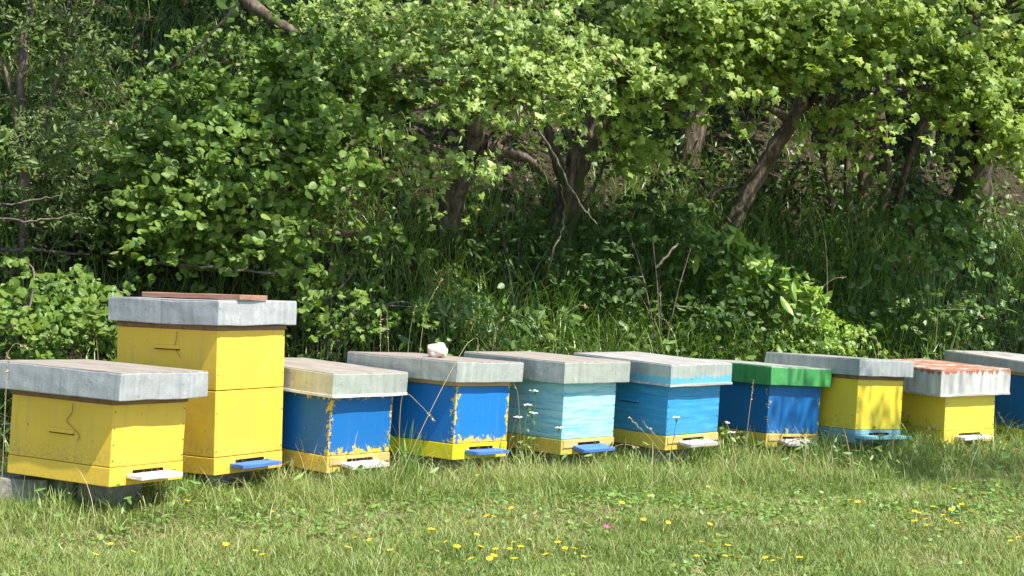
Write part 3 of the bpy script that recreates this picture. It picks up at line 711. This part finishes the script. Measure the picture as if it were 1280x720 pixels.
# 5 leaning trunk
b = foot(905, 300, 11.3)
tree('leaning_maple_tree', 'maple tree with a smooth trunk leaning right, between the mossy tree and the stem cluster', [b, A(925, 262, 11.3), A(965, 190, 11.3), A(1000, 130, 11.3), A(1040, 20, 11.2), A(1060, -160, 11.2)], [.075, .062, .058, .055, .045, .03],
     [('maple', 'maple', clump_cloud([(960, 40, 10.6, 90, 65, .5, 56, .2), (895, 80, 10.8, 60, 50, .4, 14, .18), (1060, 60, 10.7, 80, 80, .5, 60, .2), (930, 30, 10.3, 90, 50, .3, 24, .2)]), .064, 56), ('maple', 'maple', world_cloud((3.0, 10.75, 4.5), (1.2, .5, .4), 22, .32), .09, 36)],  # last clumps hang above the view, added to shade the bank
     stems=[([A(985, 150, 11.3), A(940, 120, 10.9), A(900, 90, 10.7)], .03, .01), ([A(1010, 100, 11.3), A(1070, 70, 10.9), A(1120, 50, 10.6)], .03, .01), ([A(915, 280, 11.2), A(880, 240, 11.1), A(850, 200, 11.1)], .012, .006)])
# 6 cluster of thin stems
b = foot(1080, 270, 11.7)
tree('field_maple_tree', 'field maple tree rising as a cluster of several thin dark stems', [b, A(1082, 200, 11.7), A(1100, 120, 11.6), A(1120, 0, 11.6)], [.06, .05, .045, .03],
     [('maple', 'maple', clump_cloud([(1130, 60, 10.9, 90, 80, .5, 66, .2), (1100, 140, 11.0, 90, 30, .3, 22, .16), (1190, 100, 10.7, 60, 60, .4, 34, .18), (1060, 170, 11.1, 60, 25, .3, 9, .13), (1110, 20, 10.5, 110, 40, .3, 34, .2)]), .064, 56), ('maple', 'maple', world_cloud((4.1, 11.15, 4.5), (1.2, .5, .4), 22, .32), .09, 36)],  # unseen upper clumps added to keep the bank in shade
     stems=[([foot(1045, 270, 11.6), A(1030, 200, 11.6), A(1012, 130, 11.6)], .03, .02), ([foot(1062, 270, 11.6), A(1060, 200, 11.6), A(1075, 120, 11.6)], .035, .02), ([foot(1098, 268, 11.6), A(1110, 215, 11.6), A(1100, 120, 11.5)], .04, .02), ([foot(1118, 266, 11.6), A(1130, 220, 11.6), A(1160, 140, 11.5)], .035, .02)])
# 7 thick trunk far right
b = foot(1215, 262, 12.2)
tree('thick_maple_tree', 'maple tree with the thickest rough trunk, near the right edge', [b, A(1218, 200, 12.2), A(1216, 130, 12.2), A(1225, 0, 12.2), A(1230, -200, 12.2)], [.18, .15, .145, .13, .1],
     [('maple', 'maple', clump_cloud([(1240, 60, 11.2, 80, 90, .5, 70, .2), (1265, 150, 11.0, 40, 50, .3, 26, .17), (1215, 110, 10.9, 50, 40, .3, 18, .18), (1200, 20, 11.3, 90, 50, .5, 40, .2)]), .066, 54), ('maple', 'maple', world_cloud((5.3, 11.5, 4.5), (1.1, .7, .5), 34, .34), .09, 36), ('maple', 'maple', world_cloud((4.75, 11.2, 3.3), (1.0, .6, 1.0), 44, .3), .085, 40)], bark='bark2')  # both world clouds lie out of view, added to shade the right bank
# 8 tall canopy behind (shade)
for k_, (px, Y_, lab) in enumerate(((-60, 10.8, 'tall tree whose canopy has an unseen part added to shade the hazel bush'), (430, 12.2, 'tall tree standing deep in the wood behind the hawthorn'), (860, 13.3, 'tall tree deep in the wood between mossy and leaning trunks'), (1150, 14.2, 'tall tree deep in the wood behind the stem cluster'))):
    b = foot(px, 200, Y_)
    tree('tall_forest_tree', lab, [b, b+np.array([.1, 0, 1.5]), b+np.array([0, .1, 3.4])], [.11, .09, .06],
         ([('oval', 'darkleaf', world_cloud((-.6, 8.15, 4.2), (1.3, .7, .45), 26, .3), .08, 34)] if k_ == 0 else [])+  # out-of-view clumps added sunward to shade the hazel bush
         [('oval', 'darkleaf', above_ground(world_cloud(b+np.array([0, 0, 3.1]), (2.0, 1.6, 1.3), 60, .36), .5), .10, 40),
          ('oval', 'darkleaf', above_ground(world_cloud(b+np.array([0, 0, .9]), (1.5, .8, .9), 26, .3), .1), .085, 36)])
# 9 tree to the right of the picture that dapples the right hives
b = np.array([6.4, 8.9, 0.]); b[2] = float(hgt(b[0], b[1]))-.05
tree('roadside_ash_tree', 'tree just outside the right edge, its limbs dappling the right hives', [b, b+np.array([-.2, -.1, 1.8]), b+np.array([-.9, -.6, 3.4]), b+np.array([-1.8, -1., 4.6])], [.14, .12, .09, .05],
     [('lance', 'maple', world_cloud((4.0, 7.5, 4.6), (1.15, .75, .5), 30, .34), .075, 34), ('lance', 'maple', world_cloud((6.7, 9.0, 4.9), (1.2, 1.0, .7), 40, .38), .075, 34)])

# ---- lower bushes
BG = 'bushes on the bank'
def bush(name, lab, px, py, Y, regs, kd, mt, sz, per, st=5):
    b = at(px, py, Y); b[2] = float(hgt(b[0], b[1]))-.04; cl = above_ground(clump_cloud(regs), .03)
    stems = [([b, (b+c[:3])/2+np.array([0, 0, .08]), c[:3]], .006, .003) for c in cl[:st]]
    tree(name, lab, [b, (b+cl[0, :3])/2+np.array([0, 0, .05]), cl[0, :3]], [.008, .006, .003], [(kd, mt, cl, sz, per)], bark='twig' if mt in ('hazel', 'darkleaf') else 'stem', stems=stems, cat='bush', group=BG, k=6, nbr=.12)
bush('low_bush', 'low bright yellow-green bush just behind the green-lidded hive', 1000, 440, 10.9, [(985, 425, 10.8, 45, 22, .25, 22, .13), (1045, 412, 10.8, 32, 22, .2, 14, .12), (940, 430, 10.8, 30, 14, .2, 7, .11)], 'thorn', 'lime', .045, 95)
bush('ash_sapling', 'ash sapling with large bright drooping leaves right of centre', 930, 400, 10.9, [(915, 305, 10.9, 22, 14, .12, 6, .11), (950, 325, 10.8, 22, 12, .12, 6, .11), (985, 350, 10.8, 22, 16, .12, 6, .11)], 'lance', 'lime', .12, 26)
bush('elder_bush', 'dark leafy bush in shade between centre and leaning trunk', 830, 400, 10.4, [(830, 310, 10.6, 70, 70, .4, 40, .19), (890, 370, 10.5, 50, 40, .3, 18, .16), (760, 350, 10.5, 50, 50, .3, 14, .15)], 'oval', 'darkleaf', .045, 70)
bush('bramble_bush', 'leafy bramble at the left edge behind the nearest hive', 60, 430, 7.95, [(60, 400, 8.0, 90, 36, .25, 30, .14), (110, 360, 8.3, 60, 30, .2, 12, .14), (20, 360, 8.3, 60, 40, .2, 12, .14)], 'oval', 'hazel', .044, 75)
bush('bindweed_bush', 'low leafy bush right of the tall yellow hive lid', 410, 420, 8.9, [(420, 380, 9.0, 50, 40, .25, 18, .14), (390, 330, 9.2, 60, 30, .2, 10, .14), (500, 400, 9.1, 60, 26, .2, 10, .13)], 'thorn', 'hazel', .05, 60)
bush('nettle_clump', 'pale flowering nettle clump behind the hive with the stone', 560, 430, 9.4, [(560, 385, 9.6, 60, 30, .25, 16, .14), (640, 400, 9.7, 60, 26, .2, 12, .13)], 'lance', 'herb', .06, 50)
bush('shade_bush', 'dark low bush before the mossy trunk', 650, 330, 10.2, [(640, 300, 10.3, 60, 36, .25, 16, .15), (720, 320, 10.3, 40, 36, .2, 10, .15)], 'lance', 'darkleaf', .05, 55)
bush('dogwood_bush', 'leafy bush between the stem cluster and the thickest trunk', 1175, 320, 11.4, [(1170, 270, 11.4, 36, 30, .2, 14, .14), (1190, 310, 11.3, 30, 30, .2, 8, .13)], 'oval', 'herb', .07, 44)
bush('hogweed_clump', 'pale umbel-flowered herb clump on the bank above the rusty lid', 1180, 420, 11.2, [(1160, 385, 11.3, 70, 30, .25, 16, .14), (1240, 390, 11.5, 50, 34, .2, 12, .14)], 'thorn', 'herb', .05, 60)

# fallen logs and dead sticks
DY = 0.0
def stick(name, lab, pts, r0, r1, mat='bark', group='fallen wood on the bank', cat='log', k=8):
    tb = TB(); P = curve(pts, 8); P = P+rng.normal(size=P.shape)*.004; tb.tube(P-P[0], np.linspace(r0, r1, len(P))*(1+.08*rng.normal(size=len(P))), k, .06)
    o = tb.build(name, M[mat]); o.location = P[0]; tag(o, lab, cat, group); return o
stick('fallen_log', 'thin fallen log lying level low in the hazel bush', [A(190, 330, 8.9), A(230, 331, 8.6), A(290, 337, 8.6), A(345, 342, 8.65), A(380, 348, 8.9)], .010, .005)
stick('fallen_log', 'dark fallen log at the left edge above the brambles', [A(-20, 314, 8.9), A(30, 312, 8.75), A(70, 315, 8.75), A(112, 319, 8.85)], .013, .006)
stick('broken_branch', 'pale broken branch stub sticking out between hawthorn and mossy tree', [A(606, 182, 10.0), A(640, 190, 10.0), A(672, 204, 10.0)], .035, .022, 'twig')
stick('dead_branch', 'large dead branch crossing the top left of the wood', [A(250, -60, 9.8), A(330, 18, 9.7), A(370, 40, 9.7), A(440, 75, 9.9), A(520, 90, 10.)], .045, .02)
stick('dead_branch', 'long thin bare stick slanting in front of the grass at top left', [A(300, -5, 8.4), A(275, 30, 8.4), A(240, 65, 8.45), A(200, 95, 8.5)], .008, .005, 'twig', cat='stick', k=6)
stick('dead_branch', 'thin pale stick slanting down right before the mossy trunk', [A(650, 125, 9.7), A(690, 190, 9.8), A(722, 250, 9.9), A(745, 280, 10)], .008, .005, 'twig', cat='stick', k=6)
stick('dead_branch', 'thin upright pale stick below the mossy trunk', [ground_at(676, 372), A(690, 320, 10.0), A(706, 272, 10.1), A(700, 230, 10.1)], .009, .004, 'twig', cat='stick', k=6)
stick('dead_branch', 'bare grey twig reaching left across the twiggy tree', [A(-10, 258, 8.3), A(30, 253, 8.3), A(75, 244, 8.35)], .006, .003, 'twig', cat='stick', k=6)
stick('dead_branch', 'bare grey twig sagging low at the left edge', [A(-10, 273, 8.25), A(45, 276, 8.3), A(100, 266, 8.35)], .006, .003, 'twig', cat='stick', k=6)
stick('dead_branch', 'forked grey stick beside the foot of the leaning trunk', [A(886, 248, 10.9), A(900, 236, 10.9), A(922, 232, 10.9)], .016, .008, 'twig', cat='stick', k=6)
stick('dead_branch', 'pale stick lying in shade right of the mossy trunk', [A(820, 335, 10.2), A(836, 318, 10.2), A(848, 304, 10.25)], .010, .006, 'twig', cat='stick', k=6)

# ------------------------------------------------------------------ flowers
def mat_plain(name, c, r=.6):
    return NT(name).pbr(c, r, spec=.2)
M['petal_y'] = leaf_mat('yellow_petal', [(0, (.80, .55, .02)), (1, (.95, .75, .05))], trans=.25, tcol=(1, 1, .7))
M['petal_w'] = leaf_mat('white_petal', [(0, (.70, .68, .60)), (1, (.88, .87, .80))], trans=.25, tcol=(1, 1, .9))
M['petal_p'] = leaf_mat('pink_petal', [(0, (.65, .10, .35)), (1, (.80, .2, .5))], trans=.25, tcol=(1, .8, .9))
def blossom_mesh(name, mat, n=6, r=.011, cup=.3):
    V = []; Fc = []
    for k in range(n):
        a = 2*PI*k/n; c, s = math.cos(a), math.sin(a)
        pts = [(0, 0, 0), (r*.55, -r*.38, cup*r*.5), (r, -r*.2, cup*r), (r*1.05, r*.2, cup*r), (r*.55, r*.38, cup*r*.5)]
        b0 = len(V); V += [(x*c-y*s, x*s+y*c, z) for x, y, z in pts]; Fc.append([b0, b0+1, b0+2, b0+3, b0+4])
    b0 = len(V); V += [(math.cos(q)*r*.3, math.sin(q)*r*.3, r*.25) for q in np.arange(6)*PI/3]; 
    me = bpy.data.meshes.new(name); me.from_pydata(V, [], Fc+[list(range(b0, b0+6))]); me.materials.append(mat); return me
byel = blossom_mesh('blossom', M['petal_y'], 7, .011); bpink = blossom_mesh('blossom', M['petal_p'], 6, .013, .9)
tb = TB(); tb.tube([(0, 0, -.06), (.002, 0, -.03), (0, 0, 0)], .0012, 5); ystem = tb.build('stem', M['stem']); ystem_me = ystem.data; bpy.data.objects.remove(ystem)
def flower(nm, me, px, py, lab, grp, s=1.0):
    p = ground_at(px, py); p = ground_at(px, py+7)
    o = empty(nm, (p[0], p[1], p[2]+.07), (rng.uniform(-.5, .1), rng.uniform(-.3, .3), rng.uniform(0, 6)))
    o.scale = (s, s, s); tag(o, lab, 'flower', grp)
    for a, m_ in (('blossom', me), ('stem', ystem_me)):
        c = bpy.data.objects.new(a, m_); COL.objects.link(c); c.parent = o
ylist = [(1195, 668), (1150, 676), (1212, 652), (1135, 655), (1188, 650), (570, 700), (650, 700), (600, 700), (545, 706), (660, 690), (486, 705), (870, 712), (905, 712), (118, 711), (165, 707), (281, 697), (301, 704), (318, 706), (327, 711), (332, 714), (137, 697), (443, 688), (461, 691), (433, 645), (433, 701), (538, 677), (583, 667), (608, 659), (616, 660), (635, 662), (638, 649), (556, 693), (595, 684), (607, 686), (618, 703), (624, 705), (620, 709), (616, 712), (636, 703), (641, 694), (588, 716), (611, 716), (642, 716), (666, 713), (696, 694), (705, 702), (717, 702), (681, 710), (739, 665), (803, 664), (834, 668), (850, 659), (776, 642), (812, 633), (728, 713),
         (884, 620), (910, 652), (886, 670), (888, 684), (876, 693), (889, 697), (904, 698), (909, 698), (921, 714), (956, 714), (965, 718), (973, 715), (998, 714), (1023, 641), (1061, 637), (1071, 640), (1142, 652), (1148, 654), (1143, 665), (1157, 662), (1160, 670), (1165, 646), (1178, 657), (1182, 663), (1187, 665), (1201, 643), (1199, 639), (1203, 645), (1222, 637), (1249, 623), (1262, 691), (1272, 686), (1182, 618), (1192, 622), (232, 640), (340, 654)]
for px, py in ylist: flower('yellow_wildflower', byel, px, py, 'small yellow wildflower in the short meadow grass', 'yellow wildflowers dotted over the meadow', rng.uniform(.85, 1.4))
flower('pink_wildflower', bpink, 756, 675, 'single pink clover flower in the meadow grass, left of its paler neighbour', 'pink clover flowers')
flower('pink_wildflower', bpink, 764, 676, 'pink clover flower in the grass, right one of the close pair', 'pink clover flowers', .8)

UG = 'white umbel flowers near the hives'
def umbel(px, py, Y, lab, h=None, r=.016):
    top = at(px, py, Y); gz = float(hgt(top[0], top[1])); h = top[2]-gz
    root = empty('white_umbel_flower', (top[0], top[1], gz)); tag(root, lab, 'flower', UG)
    tb = TB(); bend = rng.uniform(-.05, .05, 2)
    P = curve([(bend[0], bend[1], -.02), (bend[0]*.3, bend[1]*.3, h*.55), (0, 0, h)], 5); tb.tube(P, np.linspace(.0025, .0014, len(P)), 5)
    heads = [np.array([0, 0, h])+np.append(rng.normal(size=2)*r*.6, rng.uniform(-.2, .3)*r) for _ in range(11)]
    for q in heads: tb.tube([(0, 0, h-.03), q], .0007, 4)
    tb.build('stem', M['stem'], root)
    Pn = np.concatenate([q+rng.normal(size=(6, 3))*np.array([.0035, .0035, .001]) for q in heads]); Nn = rng.normal(size=Pn.shape)*.2; Nn[:, 2] += 1; Nn[:, 1] -= .5
    W, Fc, m = leaves_geo('oval', Pn, Nn, rng.uniform(.004, .007, len(Pn)), 0)
    np_mesh('flower_head', W, [Fc], M['petal_w'], root, rnd=np.repeat(rng.uniform(0, 1, len(Pn)), m))
    Pl = np.array([[0, 0, h*f]+np.append(rng.normal(size=2)*.025, 0) for f in rng.uniform(.2, .8, 8)]); Nl = rng.normal(size=Pl.shape)*.4; Nl[:, 2] += 1
    W, Fc, m = leaves_geo('thorn', Pl, Nl, rng.uniform(.02, .035, len(Pl)), 0)
    np_mesh('leaves', W, [Fc], M['clover'], root, rnd=np.repeat(rng.uniform(0, 1, len(Pl)), m))['kind'] = 'stuff'
for a in ((77, 499, 6.95, 'white umbel flower before the leftmost hive, highest of its group'), (64, 509, 6.9, 'white umbel flower before the leftmost hive, left one of the middle pair'),
          (74, 514, 6.93, 'white umbel flower before the leftmost hive, right one of the middle pair'), (36, 529, 6.95, 'white umbel flower low before the rear part of the leftmost hive'),
          (7, 530, 6.95, 'white umbel flower at the left picture edge'), (669, 488, 8.3, 'highest white umbel flower before the side of the pale turquoise hive'),
          (659, 506, 8.25, 'white umbel flower before the turquoise hive side, second highest'), (665, 516, 8.25, 'white umbel flower just below the second highest by the turquoise hive'),
          (648, 521, 8.2, 'white umbel flower nearest the hive with the stone'), (699, 535, 8.25, 'white umbel flower at the front corner of the pale turquoise hive'),
          (846, 522, 8.6, 'white umbel flower before the front of the mid-blue hive'), (908, 528, 9.1, 'whitish seed umbel between mid-blue and green-lidded hives'),
          (914, 540, 9.1, 'lower whitish seed umbel left of the green-lidded hive'), (1075, 360, 11.5, 'white umbel flower high on the bank left of the rusty lid'),
          (1118, 385, 11.3, 'white umbel flower on the bank above the rusty lid'), (1205, 372, 11.6, 'white umbel flower on the bank toward the right edge'), (1268, 374, 11.8, 'white umbel flower on the bank at the right edge')):
    umbel(*a)

# bees at the entrances
M['bee'] = NT('bee_brown').pbr((.10, .055, .015), .6)
M['wing'] = NT('bee_wing').pbr((.45, .42, .36), .3)
bm = bmesh.new(); bmesh.ops.create_uvsphere(bm, u_segments=8, v_segments=6, radius=1)
for q in bm.verts:
    a = q.co.y; w_ = .75+.25*math.cos(a*5); q.co = Vector((q.co.x*.0026*w_, q.co.y*.0075, q.co.z*.0026*w_))
bee_b = bm_obj('body', bm, M['bee'], None, True); bee_me = bee_b.data; bpy.data.objects.remove(bee_b)
wm = bpy.data.meshes.new('wings')
wm.from_pydata([(0, 0, .003), (.003, -.008, .0035), (.0065, -.006, .004), (0, .001, .003), (-.003, -.008, .0035), (-.0065, -.006, .004)], [], [(0, 1, 2), (3, 5, 4)]); wm.materials.append(M['wing'])
for hi, n_ in ((1, 5), (2, 4), (3, 3), (4, 4), (5, 3), (6, 3), (7, 2)):
    fh = .078
    for k in range(n_):
        p = hives[hi] @ Vector((rng.uniform(-.09, .09), -.012-rng.uniform(.004, .04), fh-.033+.009))
        o = empty('honeybee', p, (0, 0, rng.uniform(0, 6.28)))
        tag(o, 'small honeybee on the landing board of the %s' % NICK[hi], 'bee', 'honeybees at the hive entrances')
        for a, m_ in (('body', bee_me), ('wings', wm)):
            c = bpy.data.objects.new(a, m_); COL.objects.link(c); c.parent = o
# tall dry grass stalks
SG = 'tall dry grass stalks'
def stalk(lab, pts, r=.0021, head=True, mat='straw', name='dry_grass_stalk'):
    """pts in (px,py,Y); the first is dropped to the ground"""
    P = [at(*p) for p in pts]; P[0][2] = float(hgt(P[0][0], P[0][1]))-.01
    base = P[0].copy(); root = empty(name, base); tag(root, lab, 'grass stalk', SG)
    C = curve(P, 7)-base; tb = TB(); tb.tube(C, np.linspace(r, r*.5, len(C)), 5); tb.build('stem', M[mat], root)
    if head:
        d = C[-1]-C[-4]; q = C[-1]-d*np.linspace(0, 1.1, 16)[:, None]; q = q+rng.normal(size=q.shape)*.003
        N = rng.normal(size=q.shape); W, Fc, m = leaves_geo('lance', q, N, rng.uniform(.008, .016, len(q)), .3)
        np_mesh('seed_head', W, [Fc], M['straw'], root, rnd=np.repeat(rng.uniform(0, 1, len(q)), m))
stalk('long straw stalk slanting across the front of the hive with the stone', [(490, 606, 7.5), (535, 520, 7.6), (576, 442, 7.75), (590, 425, 7.8), (597, 424, 7.8), (597, 440, 7.8)], .0022)
stalk('short bent stalk with seed head crossing the slanting one', [(500, 590, 7.6), (500, 520, 7.6), (506, 492, 7.6), (525, 506, 7.6), (543, 526, 7.6)])
stalk('upright pale stalk beside the rear of the hive with the stone, left one', [(474, 560, 8.5), (475, 480, 8.5), (476, 388, 8.5)])
stalk('upright pale stalk beside the rear of the hive with the stone, right one', [(486, 560, 8.5), (486, 470, 8.5), (484, 392, 8.5)])
stalk('green-yellow stalk rising slantwise left of the stone', [(515, 500, 8.6), (527, 420, 8.6), (533, 385, 8.6), (553, 348, 8.6)], .002)
stalk('arching stalk with drooping head behind the turquoise hive lid', [(690, 470, 9.3), (692, 430, 9.3), (704, 398, 9.3), (722, 382, 9.3), (735, 384, 9.3)])
stalk('straight straw stalk before the left side of the green-lidded hive', [(930, 565, 9.2), (935, 530, 9.2), (942, 475, 9.3)])
stalk('long straw lying down to the right before the mid-blue hive', [(850, 600, 8.4), (818, 555, 8.4), (787, 522, 8.4)], .002)
stalk('second straw leaning left before the mid-blue hive', [(870, 598, 8.5), (835, 560, 8.5), (803, 527, 8.5)], .002)
stalk('pale bent stalk behind the rusty lid', [(1092, 470, 10.4), (1098, 436, 10.4), (1085, 420, 10.4), (1076, 414, 10.4)])
stalk('arching green stalk on the bank above the rusty lid', [(1168, 450, 10.8), (1172, 400, 10.8), (1176, 388, 10.8), (1215, 388, 10.8), (1230, 398, 10.8)], .002)
stalk('tall stalk with small head in front of the leaning trunk', [(1035, 400, 11), (1034, 340, 11), (1028, 280, 11), (1018, 258, 11)], .002)
stalk('dry stalk slanting up on the bank right of the bright bush', [(1010, 410, 11), (1024, 370, 11), (1040, 350, 11), (1058, 346, 11)])
stalk('pale stalk at the left edge before the leftmost hive', [(3, 600, 6.6), (6, 520, 6.6), (10, 440, 6.65)], .002)
stalk('arching pale stalk left of the nearest hive lid', [(-8, 600, 7.4), (0, 480, 7.4), (16, 432, 7.4), (36, 436, 7.4)], .002)
stalk('thin stalks rising before the side of the turquoise hive', [(655, 560, 8.3), (648, 500, 8.3), (641, 478, 8.3)])
stalk('straw leaning over the front corner of the rusty-lidded hive', [(1290, 565, 9.2), (1265, 545, 9.2), (1247, 515, 9.2)])
def lying(lab, pts):
    P = [ground_at(*p) for p in pts]
    for p in P: p[2] += .035
    C = curve(P, 8); tb = TB(); tb.tube(C-C[0], .0022, 5); o = tb.build('fallen_grass_stalk', M['straw']); o.location = C[0]; tag(o, lab, 'grass stalk', SG)
lying('long dry stalk lying in the grass below the leftmost hive', [(82, 641), (140, 640), (185, 646), (222, 662)])
lying('straw lying in the grass before the turquoise and mid-blue hives', [(718, 580), (770, 583), (830, 576)])

stalk('brown seed stem rising behind the hive with the stone, left of the stone', [(505, 470, 9.0), (512, 420, 9.0), (520, 380, 9.0)])
stalk('brown seed stem between the stone-topped and turquoise lids', [(612, 470, 9.2), (618, 420, 9.2), (632, 396, 9.2)])
stalk('brown seed stem behind the mid-blue lid', [(850, 480, 10.2), (846, 430, 10.2), (832, 400, 10.2)])
stalk('tall seed stem between the leftmost and tall hives', [(128, 560, 7.9), (122, 440, 7.9), (112, 400, 7.9)])
stalk('arching straw stem before the turquoise hive front', [(735, 610, 8.0), (748, 575, 8.0), (775, 556, 8.0), (800, 560, 8.0)])
stalk('arching straw stem before the green-lidded hive', [(955, 600, 8.9), (975, 560, 8.9), (1000, 548, 8.9)])
stalk('arching straw stem before the rusty-lidded hive', [(1130, 600, 8.8), (1150, 548, 8.8), (1172, 530, 8.8)])
# green grass tuft with broad blades before the hive with the stone
def tuft(lab, px, py, Y, n, h, spread=.05, mat='rank'):
    p = at(px, py, Y); p[2] = float(hgt(p[0], p[1]))
    b = rng.normal(size=(n, 3))*spread*.6; b[:, 2] = -.02
    o = blades('grass_tuft', M[mat], b, rng.uniform(.5, 1, n)*h, rng.uniform(.004, .007, n), rng.uniform(.1, .55, n), 6, rndv=rng.uniform(.5, .93, n), droop=1.3)
    o.location = p; tag(o, lab, 'grass', 'grass tufts by the hives')
tuft('tall tuft of broad green blades between the peeling blue hives', 512, 600, 7.65, 34, .46)
tuft('grass tuft between the turquoise and mid-blue hives', 790, 580, 8.6, 60, .24, .07, 'lawn')
tuft('grass tuft between mid-blue and green-lidded hives', 912, 575, 9.1, 60, .26, .06, 'lawn')
tuft('grass tuft between the stone-topped and turquoise hives', 662, 585, 8.2, 70, .26, .08, 'lawn')
tuft('grass tuft right of the green-lidded hive', 1030, 570, 9.4, 60, .22, .07)
tuft('grass tuft left of the rusty-lidded hive', 1150, 570, 9.5, 70, .26, .08, 'lawn')
tuft('grass tuft at the back left of the leftmost hive', 6, 600, 7.0, 50, .35, .06, 'lawn')
tuft('grass tuft between the leftmost and tall hives', 238, 610, 7.1, 40, .2, .05)
tuft('grass tuft left of the peeling hive by the tall one', 365, 600, 7.55, 50, .22, .05, 'lawn')
tuft('grass tuft before the leftmost hive side', 70, 612, 6.65, 70, .22, .06, 'lawn')
tuft('grass tuft under the front corner of the leftmost hive', 140, 640, 6.45, 60, .15, .06, 'lawn')
tuft('grass tuft under the front of the tall hive', 300, 620, 7.1, 50, .14, .06, 'lawn')
tuft('grass tuft at the front of the peeling hive by the tall one', 440, 610, 7.4, 50, .14, .06, 'lawn')
tuft('tall green tuft between turquoise-based and green-lidded hives', 1045, 545, 9.6, 60, .3, .08)

# ------------------------------------------------------------------ light
SUN_T = Vector((.765, -.66, 1.66)).normalized()      # towards the sun
el = math.asin(SUN_T.z); az = math.atan2(SUN_T.x, SUN_T.y)
sd = bpy.data.lights.new('sun', 'SUN'); sd.energy = 4.6; sd.angle = R(.53); sd.color = (1, .955, .87)
so = bpy.data.objects.new('sun', sd); COL.objects.link(so)
so.rotation_euler = SUN_T.to_track_quat('Z', 'Y').to_euler(); so.location = (8, -8, 20)
wd = bpy.data.worlds.new('World'); scene.world = wd; wd.use_nodes = True; nt = wd.node_tree
bgn = nt.nodes['Background']; sky = nt.nodes.new('ShaderNodeTexSky'); sky.sky_type = 'NISHITA'; sky.sun_disc = False
sky.sun_elevation = el; sky.sun_rotation = az; sky.altitude = 600
nt.links.new(sky.outputs[0], bgn.inputs[0]); bgn.inputs[1].default_value = .15
scene.view_settings.view_transform = 'Standard'; scene.view_settings.look = 'None'
scene.view_settings.exposure = 0.88; scene.view_settings.gamma = 1; scene.view_settings.use_curve_mapping = False
scene.cycles.max_bounces = 8; scene.cycles.transmission_bounces = 6; scene.cycles.diffuse_bounces = 4
scene.cycles.transparent_max_bounces = 8
